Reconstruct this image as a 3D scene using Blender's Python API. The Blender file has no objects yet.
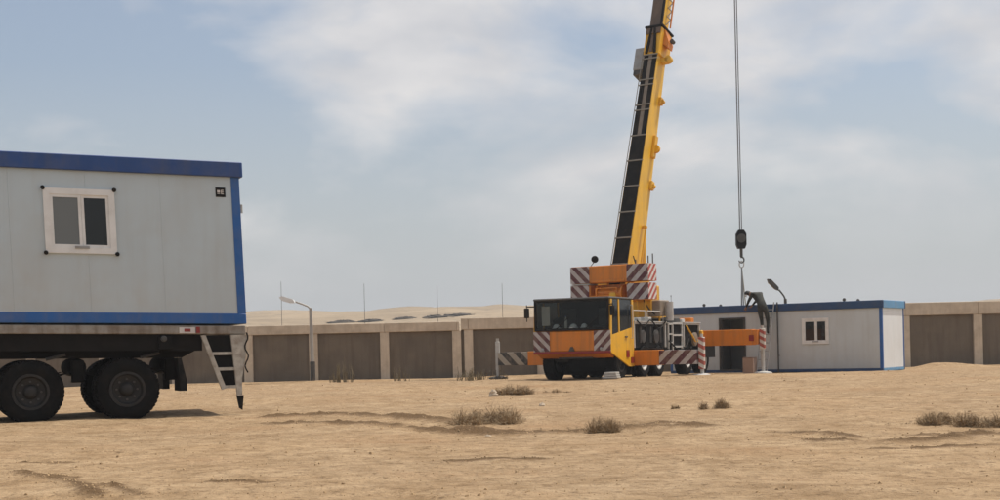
import bpy, bmesh, math, random
import numpy as np
from mathutils import Vector, Matrix

R = math.radians
rng = random.Random(7)
scene = bpy.context.scene
COL = scene.collection

# ------------------------------------------------------------------ camera
F_PX, HOR, ROLL, CAMZ = 1400.0, 350.0, R(1.3), 0.93
cam_d = bpy.data.cameras.new('camera')
cam = bpy.data.objects.new('camera', cam_d)
COL.objects.link(cam)
cam.matrix_world = Matrix.Translation((0, 0, CAMZ)) @ Matrix.Rotation(R(90), 4, 'X') @ Matrix.Rotation(-ROLL, 4, 'Z')
cam_d.sensor_width = 36.0
cam_d.lens = 36.0 * F_PX / 1000.0
cam_d.shift_y = (HOR - 250.0) / 1000.0
cam_d.clip_end = 6000.0
scene.camera = cam

# ------------------------------------------------------------------ sky, sun, exposure
SUN_TO = Vector((0.36, 0.17, 0.92)).normalized()
world = bpy.data.worlds.new('World')
scene.world = world
world.use_nodes = True
wn, wl = world.node_tree.nodes, world.node_tree.links
wn.clear()
def W(t, **k):
    n = wn.new(t)
    for a, b in k.items():
        setattr(n, a, b)
    return n
w_out = W('ShaderNodeOutputWorld')
w_bg = W('ShaderNodeBackground'); w_bg.inputs['Strength'].default_value = 0.121
sky = W('ShaderNodeTexSky', sky_type='NISHITA')
sky.sun_disc = False
sky.sun_elevation = math.asin(SUN_TO.z)
sky.sun_rotation = math.atan2(SUN_TO.x, SUN_TO.y)
sky.air_density = 1.0; sky.dust_density = 2.5; sky.ozone_density = 1.2
tc = W('ShaderNodeTexCoord')
sep = W('ShaderNodeSeparateXYZ'); wl.new(tc.outputs['Generated'], sep.inputs[0])
zc = W('ShaderNodeMath', operation='MAXIMUM'); wl.new(sep.outputs['Z'], zc.inputs[0]); zc.inputs[1].default_value = 0.0
vm = W('ShaderNodeVectorMath', operation='MULTIPLY'); wl.new(tc.outputs['Generated'], vm.inputs[0]); vm.inputs[1].default_value = (1.0, 1.0, 2.1)
va = W('ShaderNodeVectorMath', operation='ADD'); wl.new(vm.outputs[0], va.inputs[0]); va.inputs[1].default_value = (1.2, 11.4, 6.6)
n1 = W('ShaderNodeTexNoise'); wl.new(va.outputs[0], n1.inputs['Vector'])
n1.inputs['Scale'].default_value = 4.6; n1.inputs['Detail'].default_value = 11; n1.inputs['Roughness'].default_value = 0.50
n1.inputs['Distortion'].default_value = 0.2
r1 = W('ShaderNodeValToRGB'); wl.new(n1.outputs['Fac'], r1.inputs[0])
r1.color_ramp.elements[0].position = 0.425; r1.color_ramp.elements[0].color = (0, 0, 0, 1)
r1.color_ramp.elements[1].position = 0.58; r1.color_ramp.elements[1].color = (1, 1, 1, 1)
n2 = W('ShaderNodeTexNoise'); wl.new(va.outputs[0], n2.inputs['Vector'])
n2.inputs['Scale'].default_value = 11; n2.inputs['Detail'].default_value = 6
r2 = W('ShaderNodeValToRGB'); wl.new(n2.outputs['Fac'], r2.inputs[0])
r2.color_ramp.elements[0].position = 0.3; r2.color_ramp.elements[0].color = (5.1, 5.1, 5.3, 1)
r2.color_ramp.elements[1].position = 0.7; r2.color_ramp.elements[1].color = (7.1, 6.85, 6.7, 1)
cf = W('ShaderNodeMath', operation='MULTIPLY'); wl.new(r1.outputs['Color'], cf.inputs[0]); cf.inputs[1].default_value = 0.88
# thin dusty veil, thick at the horizon, over the clear sky
hz = W('ShaderNodeMapRange'); wl.new(zc.outputs[0], hz.inputs['Value'])
hz.inputs['From Min'].default_value = 0.0; hz.inputs['From Max'].default_value = 0.20
hz.inputs['To Min'].default_value = 0.97; hz.inputs['To Max'].default_value = 0.18
m1 = W('ShaderNodeMix', data_type='RGBA')
wl.new(hz.outputs[0], m1.inputs['Factor']); wl.new(sky.outputs['Color'], m1.inputs['A'])
m1.inputs['B'].default_value = (4.5, 4.75, 4.95, 1)
cz = W('ShaderNodeMapRange'); wl.new(zc.outputs[0], cz.inputs['Value'])
cz.inputs['From Min'].default_value = 0.03; cz.inputs['From Max'].default_value = 0.12
cz.inputs['To Min'].default_value = 0.15; cz.inputs['To Max'].default_value = 1.0
cf2 = W('ShaderNodeMath', operation='MULTIPLY'); wl.new(cf.outputs[0], cf2.inputs[0]); wl.new(cz.outputs[0], cf2.inputs[1])
m2 = W('ShaderNodeMix', data_type='RGBA')
wl.new(cf2.outputs[0], m2.inputs['Factor']); wl.new(m1.outputs['Result'], m2.inputs['A']); wl.new(r2.outputs['Color'], m2.inputs['B'])
wl.new(m2.outputs['Result'], w_bg.inputs['Color'])
wl.new(w_bg.outputs[0], w_out.inputs['Surface'])

sun_d = bpy.data.lights.new('sun', 'SUN')
sun_d.energy = 4.2; sun_d.angle = R(0.6); sun_d.color = (1.0, 0.95, 0.87)
sun = bpy.data.objects.new('sun', sun_d); COL.objects.link(sun)
sun.rotation_euler = SUN_TO.to_track_quat('Z', 'Y').to_euler()
sun.location = (20, 10, 50)

vs = scene.view_settings
vs.view_transform = 'Standard'; vs.look = 'None'; vs.exposure = 0.0; vs.gamma = 1.0; vs.use_curve_mapping = False

# ------------------------------------------------------------------ pixel helper (photo scale 1000 x 500)
def ab(u, v):
    dx_, up = u - 500.0, HOR - v
    c, s = math.cos(ROLL), math.sin(ROLL)
    return dx_ * c + up * s, -dx_ * s + up * c
def P(u, v, depth):
    a, b = ab(u, v)
    return Vector((a / F_PX * depth, depth, CAMZ + b / F_PX * depth))
def G(u, v, z=0.0):
    a, b = ab(u, v)
    d = (CAMZ - z) * F_PX / max(1e-3, -b)
    return Vector((a / F_PX * d, d, z)), d

# ------------------------------------------------------------------ materials
def mat(name, col, rough=0.7, var=0.12, scale=6.0, metal=0.0, bump=0.0, bscale=40.0, dirt=None, dirt_amt=0.0, dscale=2.0, spec=0.5, coord='Object', grime_z=None, streak=None):
    m = bpy.data.materials.new(name); m.use_nodes = True
    nt = m.node_tree; N, L = nt.nodes, nt.links
    b = N['Principled BSDF']
    b.inputs['Roughness'].default_value = rough
    b.inputs['Metallic'].default_value = metal
    b.inputs['Specular IOR Level'].default_value = spec
    t = N.new('ShaderNodeTexCoord')
    n = N.new('ShaderNodeTexNoise'); L.new(t.outputs[coord], n.inputs['Vector'])
    n.inputs['Scale'].default_value = scale; n.inputs['Detail'].default_value = 6
    r = N.new('ShaderNodeValToRGB'); L.new(n.outputs['Fac'], r.inputs[0])
    c = Vector(col)
    r.color_ramp.elements[0].position = 0.3; r.color_ramp.elements[0].color = (*(c * (1 - var)), 1)
    r.color_ramp.elements[1].position = 0.7; r.color_ramp.elements[1].color = (*[min(1, x * (1 + var)) for x in c], 1)
    out = r.outputs['Color']
    if dirt:
        n2_ = N.new('ShaderNodeTexNoise'); L.new(t.outputs[coord], n2_.inputs['Vector'])
        n2_.inputs['Scale'].default_value = dscale; n2_.inputs['Detail'].default_value = 8; n2_.inputs['Roughness'].default_value = 0.65
        r2_ = N.new('ShaderNodeValToRGB'); L.new(n2_.outputs['Fac'], r2_.inputs[0])
        r2_.color_ramp.elements[0].position = 0.45; r2_.color_ramp.elements[0].color = (0, 0, 0, 1)
        r2_.color_ramp.elements[1].position = 0.72; r2_.color_ramp.elements[1].color = (dirt_amt,) * 3 + (1,)
        mx = N.new('ShaderNodeMix'); mx.data_type = 'RGBA'
        L.new(r2_.outputs['Color'], mx.inputs['Factor']); L.new(out, mx.inputs['A']); mx.inputs['B'].default_value = (*dirt, 1)
        out = mx.outputs['Result']
    if streak:                           # run-off streaks: (colour, amount)
        mp = N.new('ShaderNodeMapping'); L.new(t.outputs['Object'], mp.inputs[0]); mp.inputs['Scale'].default_value = (5.5, 5.5, 0.45)
        n4 = N.new('ShaderNodeTexNoise'); L.new(mp.outputs[0], n4.inputs['Vector']); n4.inputs['Scale'].default_value = 1.0; n4.inputs['Detail'].default_value = 7; n4.inputs['Roughness'].default_value = 0.6
        r4 = N.new('ShaderNodeValToRGB'); L.new(n4.outputs['Fac'], r4.inputs[0])
        r4.color_ramp.elements[0].position = 0.48; r4.color_ramp.elements[0].color = (0, 0, 0, 1)
        r4.color_ramp.elements[1].position = 0.75; r4.color_ramp.elements[1].color = (streak[1],) * 3 + (1,)
        mx = N.new('ShaderNodeMix'); mx.data_type = 'RGBA'
        L.new(r4.outputs['Color'], mx.inputs['Factor']); L.new(out, mx.inputs['A']); mx.inputs['B'].default_value = (*streak[0], 1)
        out = mx.outputs['Result']
    if grime_z:                          # dust thrown up on the lower part: (z0, z1, colour, amount)
        z0, z1, gc, ga = grime_z
        sp = N.new('ShaderNodeSeparateXYZ'); L.new(t.outputs['Object'], sp.inputs[0])
        mr = N.new('ShaderNodeMapRange'); L.new(sp.outputs['Z'], mr.inputs['Value'])
        mr.inputs['From Min'].default_value = z0; mr.inputs['From Max'].default_value = z1
        mr.inputs['To Min'].default_value = ga; mr.inputs['To Max'].default_value = 0.0
        n3 = N.new('ShaderNodeTexNoise'); L.new(t.outputs['Object'], n3.inputs['Vector']); n3.inputs['Scale'].default_value = 5; n3.inputs['Detail'].default_value = 6
        mm = N.new('ShaderNodeMath'); mm.operation = 'MULTIPLY'; L.new(mr.outputs[0], mm.inputs[0]); L.new(n3.outputs['Fac'], mm.inputs[1])
        mx = N.new('ShaderNodeMix'); mx.data_type = 'RGBA'
        L.new(mm.outputs[0], mx.inputs['Factor']); L.new(out, mx.inputs['A']); mx.inputs['B'].default_value = (*gc, 1)
        out = mx.outputs['Result']
    L.new(out, b.inputs['Base Color'])
    if bump:
        nb = N.new('ShaderNodeTexNoise'); L.new(t.outputs[coord], nb.inputs['Vector']); nb.inputs['Scale'].default_value = bscale; nb.inputs['Detail'].default_value = 5
        bp = N.new('ShaderNodeBump'); bp.inputs['Strength'].default_value = bump; bp.inputs['Distance'].default_value = 0.02
        L.new(nb.outputs['Fac'], bp.inputs['Height']); L.new(bp.outputs[0], b.inputs['Normal'])
    return m

def stripe_mat(name, ca, cb, d, period, phase=0.0, rough=0.5):
    """hazard stripes painted across a plate: bands across direction d (object space)"""
    m = bpy.data.materials.new(name); m.use_nodes = True
    N, L = m.node_tree.nodes, m.node_tree.links
    b = N['Principled BSDF']; b.inputs['Roughness'].default_value = rough
    t = N.new('ShaderNodeTexCoord')
    dt = N.new('ShaderNodeVectorMath'); dt.operation = 'DOT_PRODUCT'
    L.new(t.outputs['Object'], dt.inputs[0]); dt.inputs[1].default_value = Vector(d) / period
    ad = N.new('ShaderNodeMath'); ad.operation = 'ADD'; L.new(dt.outputs['Value'], ad.inputs[0]); ad.inputs[1].default_value = phase + 100
    fr = N.new('ShaderNodeMath'); fr.operation = 'FRACT'; L.new(ad.outputs[0], fr.inputs[0])
    gt = N.new('ShaderNodeMath'); gt.operation = 'GREATER_THAN'; L.new(fr.outputs[0], gt.inputs[0]); gt.inputs[1].default_value = 0.52
    mx = N.new('ShaderNodeMix'); mx.data_type = 'RGBA'
    L.new(gt.outputs[0], mx.inputs['Factor']); mx.inputs['A'].default_value = (*ca, 1); mx.inputs['B'].default_value = (*cb, 1)
    nz = N.new('ShaderNodeTexNoise'); L.new(t.outputs['Object'], nz.inputs['Vector']); nz.inputs['Scale'].default_value = 7; nz.inputs['Detail'].default_value = 6
    rp = N.new('ShaderNodeValToRGB'); L.new(nz.outputs['Fac'], rp.inputs[0])
    rp.color_ramp.elements[0].position = 0.4; rp.color_ramp.elements[0].color = (0, 0, 0, 1)
    rp.color_ramp.elements[1].position = 0.8; rp.color_ramp.elements[1].color = (0.55,) * 3 + (1,)
    mx2 = N.new('ShaderNodeMix'); mx2.data_type = 'RGBA'
    L.new(rp.outputs[0], mx2.inputs['Factor']); L.new(mx.outputs['Result'], mx2.inputs['A']); mx2.inputs['B'].default_value = (0.30, 0.22, 0.15, 1)
    L.new(mx2.outputs['Result'], b.inputs['Base Color'])
    return m

def glass_mat(name, tint, mix, rough=0.08):
    m = bpy.data.materials.new(name); m.use_nodes = True
    N, L = m.node_tree.nodes, m.node_tree.links
    b = N['Principled BSDF']; b.inputs['Base Color'].default_value = (*tint, 1); b.inputs['Roughness'].default_value = rough
    b.inputs['Specular IOR Level'].default_value = 0.5
    tr = N.new('ShaderNodeBsdfTransparent'); tr.inputs[0].default_value = (0.9, 0.93, 0.92, 1)
    ms = N.new('ShaderNodeMixShader'); ms.inputs[0].default_value = mix
    L.new(tr.outputs[0], ms.inputs[1]); L.new(b.outputs[0], ms.inputs[2]); L.new(ms.outputs[0], N['Material Output'].inputs['Surface'])
    return m

SAND = (0.33, 0.225, 0.125)
M = {
 'panel':   mat('sandwich_panel', (0.49, 0.565, 0.595), 0.45, 0.03, 1.2, dirt=(0.42, 0.37, 0.30), dirt_amt=0.28, dscale=0.8, grime_z=(0.0, 1.3, (0.42, 0.34, 0.25), 0.35), streak=((0.36, 0.34, 0.30), 0.16)),
 'panel2':  mat('sandwich_panel_far', (0.54, 0.575, 0.58), 0.45, 0.03, 1.0, dirt=(0.42, 0.37, 0.30), dirt_amt=0.25, dscale=0.7, grime_z=(0.0, 1.2, (0.42, 0.34, 0.25), 0.45), streak=((0.34, 0.30, 0.25), 0.2)),
 'trim2':   mat('shaded_blue_trim', (0.012, 0.055, 0.15), 0.45, 0.1, 3, dirt=(0.10, 0.09, 0.08), dirt_amt=0.3, dscale=2.5),  # dark copy of the caravan trim, shade of its front put into the colour
 'endpan':  mat('sunlit_end_panel', (0.78, 0.80, 0.80), 0.45, 0.03, 1.0, dirt=(0.5, 0.45, 0.38), dirt_amt=0.2, dscale=0.8),  # lighter copy of panel2, sunlight on the caravan end put into the colour
 'trim':    mat('blue_trim', (0.010, 0.052, 0.20), 0.4, 0.08, 3, dirt=(0.16, 0.15, 0.15), dirt_amt=0.25, dscale=2.5, streak=((0.10, 0.10, 0.11), 0.3)),
 'blue':    mat('blue_paint', (0.010, 0.098, 0.33), 0.4, 0.08, 3, dirt=(0.20, 0.18, 0.17), dirt_amt=0.25, dscale=2.5, streak=((0.13, 0.13, 0.14), 0.3)),
 'blue2':   mat('sunlit_blue_trim', (0.10, 0.29, 0.50), 0.45, 0.08, 3, dirt=(0.3, 0.26, 0.22), dirt_amt=0.3, dscale=2.5),  # bright copy of the trim, sunlight on the end side painted in
 'wframe':  mat('white_aluminium', (0.74, 0.73, 0.70), 0.4, 0.04, 5, dirt=(0.4, 0.36, 0.3), dirt_amt=0.3, dscale=4),
 'black':   mat('black_rubber', (0.010, 0.010, 0.010), 0.75, 0.25, 9, dirt=(0.10, 0.075, 0.05), dirt_amt=0.35, dscale=4, spec=0.15),
 'tyre':    mat('dusty_tyre', (0.008, 0.008, 0.008), 0.9, 0.2, 12, bump=0.3, bscale=60, dirt=(0.03, 0.022, 0.016), dirt_amt=0.4, dscale=5, spec=0.12),
 'rim':     mat('steel_rim', (0.014, 0.0135, 0.013), 0.7, 0.2, 8, metal=0.0, dirt=(0.05, 0.036, 0.024), dirt_amt=0.5, dscale=6),
 'chassis': mat('dark_chassis', (0.009, 0.008, 0.0075), 0.8, 0.3, 5, dirt=(0.018, 0.013, 0.009), dirt_amt=0.4, dscale=3, spec=0.2),
 'dwhite':  mat('weathered_white_paint', (0.29, 0.265, 0.225), 0.65, 0.12, 6, bump=0.15, dirt=(0.16, 0.10, 0.06), dirt_amt=0.8, dscale=5, streak=((0.10, 0.06, 0.035), 0.8)),
 'tail':    mat('pale_tail_paint', (0.46, 0.43, 0.37), 0.65, 0.15, 7, bump=0.2, dirt=(0.15, 0.09, 0.05), dirt_amt=0.7, dscale=6),
 'orange':  mat('orange_paint', (0.66, 0.20, 0.010), 0.42, 0.08, 3, dirt=(0.26, 0.14, 0.05), dirt_amt=0.35, dscale=3, streak=((0.22, 0.10, 0.03), 0.5)),
 'yellow':  mat('yellow_paint', (0.80, 0.42, 0.012), 0.4, 0.06, 2.5, dirt=(0.36, 0.24, 0.11), dirt_amt=0.4, dscale=2.2, streak=((0.36, 0.20, 0.05), 0.5)),
 'boomyel': mat('boom_yellow_paint', (0.80, 0.46, 0.025), 0.42, 0.05, 1.5, dirt=(0.45, 0.30, 0.12), dirt_amt=0.35, dscale=1.6, streak=((0.45, 0.25, 0.06), 0.45)),
 'boomblk': mat('boom_dark_grease', (0.009, 0.008, 0.007), 0.6, 0.3, 3, dirt=(0.05, 0.034, 0.018), dirt_amt=0.4, dscale=4, spec=0.15),
 'boombrn': mat('boom_greasy_brown', (0.13, 0.085, 0.055), 0.6, 0.25, 2, dirt=(0.04, 0.03, 0.02), dirt_amt=0.6, dscale=3),
 'strap':   mat('grey_strap', (0.25, 0.22, 0.17), 0.6, 0.1, 6),
 'grey':    mat('grey_metal', (0.30, 0.30, 0.29), 0.5, 0.12, 6, dirt=(0.25, 0.19, 0.13), dirt_amt=0.5, dscale=4),
 'lgrey':   mat('light_grey_metal', (0.48, 0.47, 0.44), 0.5, 0.08, 6, dirt=(0.3, 0.24, 0.17), dirt_amt=0.5, dscale=5),
 'dark':    mat('dark_interior', (0.012, 0.012, 0.012), 0.8, 0.2, 5, spec=0.15),
 'dgrey':   mat('dark_grey_metal', (0.05, 0.05, 0.048), 0.55, 0.2, 6, dirt=(0.14, 0.10, 0.07), dirt_amt=0.5, dscale=4),
 'tan':     mat('tan_metal', (0.24, 0.19, 0.14), 0.6, 0.15, 6),
 'rope':    mat('wire_rope', (0.17, 0.17, 0.17), 0.5, 0.1, 30, metal=0.3),
 'hook':    mat('black_hook_block', (0.009, 0.009, 0.010), 0.5, 0.2, 6, spec=0.15),
 'plaster': mat('sandy_plaster', (0.60, 0.50, 0.38), 0.9, 0.10, 2.0, bump=0.25, bscale=25, dirt=(0.30, 0.22, 0.14), dirt_amt=0.5, dscale=1.5, streak=((0.34, 0.26, 0.18), 0.4)),
 'infill':  mat('brown_block_infill', (0.155, 0.125, 0.092), 0.95, 0.14, 1.2, bump=0.3, bscale=18, dirt=(0.24, 0.18, 0.12), dirt_amt=0.35, dscale=0.8, streak=((0.10, 0.075, 0.055), 0.6)),
 'galv':    mat('galvanised_pole', (0.36, 0.34, 0.31), 0.5, 0.1, 6, metal=0.2),
 'lampw':   mat('lamp_head_white', (0.72, 0.72, 0.70), 0.4, 0.05, 6),
 'wood':    mat('weathered_wood_pole', (0.10, 0.085, 0.07), 0.9, 0.2, 5),
 'bush':    mat('dry_bush_twigs', (0.33, 0.235, 0.135), 0.9, 0.35, 9, coord='Generated'),
 'reed':    mat('dry_reed', (0.20, 0.16, 0.095), 0.9, 0.25, 9, coord='Generated'),
 'stone':   mat('desert_stone', (0.40, 0.27, 0.145), 0.95, 0.3, 3.0),
 'rubble':  mat('dark_rubble', (0.06, 0.046, 0.033), 0.95, 0.3, 1.0),
 'cloth':   mat('dark_work_clothes', (0.022, 0.024, 0.02), 0.9, 0.6, 9, dirt=(0.07, 0.06, 0.042), dirt_amt=0.6, dscale=7),
 'skin':    mat('skin', (0.24, 0.13, 0.08), 0.6, 0.08, 9),
 'hair':    mat('dark_hair', (0.012, 0.010, 0.009), 0.7, 0.2, 20),
 'pink':    mat('pale_carton', (0.34, 0.24, 0.19), 0.85, 0.08, 5, dirt=(0.2, 0.15, 0.1), dirt_amt=0.4, dscale=5),
 'redlens': mat('red_lens', (0.25, 0.02, 0.015), 0.3, 0.1, 6),
 'plate':   mat('white_plate', (0.62, 0.58, 0.54), 0.5, 0.06, 6),
 'helmet':  mat('white_helmet', (0.78, 0.78, 0.75), 0.4, 0.03, 6),
 'curtain': mat('pale_curtain', (0.62, 0.60, 0.55), 0.9, 0.05, 6),
 'glass_l': glass_mat('grey_curtained_glass', (0.16, 0.17, 0.165), 0.92, 0.12),
 'glass_d': glass_mat('dark_glass', (0.018, 0.02, 0.02), 0.75, 0.06),
 'screen':  glass_mat('dark_windscreen', (0.012, 0.014, 0.014), 0.25, 0.05),
}

# ------------------------------------------------------------------ mesh builder
class MB:
    def __init__(self, T=None):
        self.v, self.f, self.T = [], [], T
        self.smooth = False
    def add(self, vs, fs):
        o = len(self.v)
        for p in vs:
            p = Vector(p)
            self.v.append(self.T @ p if self.T is not None else p)
        self.f += [tuple(i + o for i in f) for f in fs]
        return self
    def box(self, x0, x1, y0, y1, z0, z1, bev=0.0):
        if x0 > x1: x0, x1 = x1, x0
        if y0 > y1: y0, y1 = y1, y0
        if z0 > z1: z0, z1 = z1, z0
        if bev <= 0:
            vs = [(x, y, z) for z in (z0, z1) for y in (y0, y1) for x in (x0, x1)]
            return self.add(vs, [(0, 2, 3, 1), (4, 5, 7, 6), (0, 1, 5, 4), (2, 6, 7, 3), (0, 4, 6, 2), (1, 3, 7, 5)])
        bm = bmesh.new(); bmesh.ops.create_cube(bm, size=1)
        for v in bm.verts:
            v.co = Vector(((x0 + x1) / 2 + v.co.x * (x1 - x0), (y0 + y1) / 2 + v.co.y * (y1 - y0), (z0 + z1) / 2 + v.co.z * (z1 - z0)))
        bmesh.ops.bevel(bm, geom=bm.edges[:], offset=bev, segments=1, affect='EDGES')
        bm.verts.index_update()
        self.add([v.co.copy() for v in bm.verts], [tuple(v.index for v in f.verts) for f in bm.faces]); bm.free()
        return self
    def prism(self, poly, axis, a0, a1):
        """poly: 2-D points; axis 'x' -> (y,z), 'y' -> (x,z), 'z' -> (x,y)"""
        n = len(poly)
        def mk(p, a):
            return {'x': (a, p[0], p[1]), 'y': (p[0], a, p[1]), 'z': (p[0], p[1], a)}[axis]
        vs = [mk(p, a0) for p in poly] + [mk(p, a1) for p in poly]
        fs = [tuple(range(n)), tuple(range(2 * n - 1, n - 1, -1))] + [(i, i + n, (i + 1) % n + n, (i + 1) % n) for i in range(n)]
        return self.add(vs, fs)
    def tube(self, p, q, r0, r1=None, n=8, caps=True):
        p, q = Vector(p), Vector(q); r1 = r0 if r1 is None else r1
        d = (q - p).normalized(); u = d.orthogonal().normalized(); w = d.cross(u)
        vs = []
        for c, r in ((p, r0), (q, r1)):
            for i in range(n):
                t = 2 * math.pi * i / n
                vs.append(c + (u * math.cos(t) + w * math.sin(t)) * r)
        fs = [(i, (i + 1) % n, (i + 1) % n + n, i + n) for i in range(n)]
        if caps: fs += [tuple(range(n - 1, -1, -1)), tuple(range(n, 2 * n))]
        return self.add(vs, fs)
    def lathe(self, c, axis, prof, n=24, caps=True):
        """prof: list of (along, radius)"""
        c, d = Vector(c), Vector(axis).normalized(); u = d.orthogonal().normalized(); w = d.cross(u)
        vs, fs, k = [], [], len(prof)
        for a, r in prof:
            for i in range(n):
                t = 2 * math.pi * i / n
                vs.append(c + d * a + (u * math.cos(t) + w * math.sin(t)) * r)
        for j in range(k - 1):
            for i in range(n):
                fs.append((j * n + i, j * n + (i + 1) % n, (j + 1) * n + (i + 1) % n, (j + 1) * n + i))
        if caps: fs += [tuple(range(n - 1, -1, -1)), tuple(range((k - 1) * n, k * n))]
        return self.add(vs, fs)
    def frame(self, x0, x1, z0, z1, w, y0, y1):
        self.box(x0, x0 + w, y0, y1, z0, z1); self.box(x1 - w, x1, y0, y1, z0, z1)
        self.box(x0 + w, x1 - w, y0, y1, z0, z0 + w); self.box(x0 + w, x1 - w, y0, y1, z1 - w, z1)
        return self
    def build(self, name, material, parent=None, smooth=False, fn=None):
        me = bpy.data.meshes.new(name)
        vs = [tuple(fn(Vector(p))) if fn else tuple(p) for p in self.v]
        me.from_pydata(vs, [], self.f)
        bm = bmesh.new(); bm.from_mesh(me); bmesh.ops.recalc_face_normals(bm, faces=bm.faces[:]); bm.to_mesh(me); bm.free()
        if smooth:
            me.polygons.foreach_set('use_smooth', [True] * len(me.polygons))
            try: me.set_sharp_from_angle(angle=R(38))
            except Exception: pass
        o = bpy.data.objects.new(name, me); COL.objects.link(o)
        me.materials.append(M[material] if isinstance(material, str) else material)
        if parent: o.parent = parent
        return o

def tag(o, label=None, cat=None, group=None, kind=None):
    if label: o['label'] = label
    if cat: o['category'] = cat
    if group: o['group'] = group
    if kind: o['kind'] = kind
    return o
def empty(name, loc, rz=0.0, ry=0.0):
    o = bpy.data.objects.new(name, None); COL.objects.link(o)
    o.location = loc; o.rotation_euler = (0, ry, rz); o.empty_display_size = 0.3
    return o

# ------------------------------------------------------------------ ground
def hash2(ix, iy, seed):
    h = (ix.astype(np.int64) * 374761393 + iy.astype(np.int64) * 668265263 + seed * 1442695041) & 0xFFFFFFFF
    h = ((h ^ (h >> 13)) * 1274126177) & 0xFFFFFFFF
    return ((h ^ (h >> 16)) & 0xFFFF) / 65535.0
def vnoise(x, y, seed):
    ix, iy = np.floor(x), np.floor(y); fx, fy = x - ix, y - iy
    fx, fy = fx * fx * (3 - 2 * fx), fy * fy * (3 - 2 * fy)
    a, b = hash2(ix, iy, seed), hash2(ix + 1, iy, seed)
    c, d = hash2(ix, iy + 1, seed), hash2(ix + 1, iy + 1, seed)
    return (a + (b - a) * fx) * (1 - fy) + (c + (d - c) * fx) * fy - 0.5
def sstep(a, b, x):
    t = np.clip((x - a) / (b - a), 0, 1); return t * t * (3 - 2 * t)

# churned wheel ruts and scrapes, traced on the ground: (points in photo, width m, depth m)
RUTS = [
 ([(248, 417), (300, 412.5), (360, 414), (420, 418), (470, 425)], 0.30, 0.055),
 ([(250, 421), (350, 423), (430, 427), (500, 430.5), (560, 430)], 0.26, 0.05),
 ([(440, 425), (500, 428), (560, 428.5), (610, 426.5), (660, 423), (730, 424)], 0.28, 0.055),
 ([(615, 424), (660, 420.5), (705, 421.5)], 0.2, 0.04),
 ([(775, 428), (820, 431), (872, 435)], 0.22, 0.06),
 ([(800, 437), (835, 438), (852, 440)], 0.18, 0.05),
 ([(880, 442), (930, 438), (1005, 430)], 0.24, 0.06),
 ([(900, 433), (950, 432), (1000, 427)], 0.2, 0.04),
 ([(860, 446), (930, 447), (1010, 442)], 0.2, 0.04),
 ([(8, 474), (35, 477), (62, 482), (82, 489), (100, 502)], 0.11, 0.05),
 ([(42, 477), (65, 479), (84, 480)], 0.08, 0.04),
 ([(95, 488), (115, 490), (145, 500)], 0.09, 0.04),
 ([(15, 463.5), (45, 462.5), (78, 463)], 0.10, 0.03),
 ([(200, 486), (240, 484), (275, 487)], 0.12, 0.03),
 ([(420, 462), (500, 460), (560, 459)], 0.14, 0.025),
]
RUTW = []
for pts, w, dpt in RUTS:
    RUTW.append(([G(*p)[0] for p in pts], w * 0.7, dpt))

def base_h(x, y):
    z = -0.20 * sstep(42, 56, y)
    z = z + (15.0 - 2.0 * sstep(20, 120, x)) * sstep(75, 520, y) * (1 + 0.16 * vnoise(x / 130 + 3.3, y / 220, 11) + 0.10 * vnoise(x / 47, y / 90 + 9, 12))
    z = z + sstep(80, 250, y) * (2.6 * vnoise(x / 36, y / 44, 13) + 1.7 * vnoise(x / 14, y / 17, 14) + 0.6 * vnoise(x / 5, y / 7, 15))
    near = 1 - 0.6 * sstep(45, 120, y)
    z = z + near * (0.085 * vnoise(x / 6.5, y / 5.2, 1) + 0.05 * vnoise(x / 2.3 + 5, y / 2.0, 2)) * sstep(3, 12, y)
    # sand bank pushed up by the far end of the caravan, low ridge along the wall foot
    z = z + (0.24 + 0.16 * vnoise(x / 0.9, y / 0.9, 41)) * np.exp(-((x - 17.0) / 1.6) ** 2 - ((y - 52.5) / 1.6) ** 2)
    z = z + 0.12 * np.exp(-((y - 55.6) / 0.8) ** 2) * (0.7 + vnoise(x / 2.2, y / 3, 21))
    # levelled pads under trailer, crane and caravan
    return z
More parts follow.
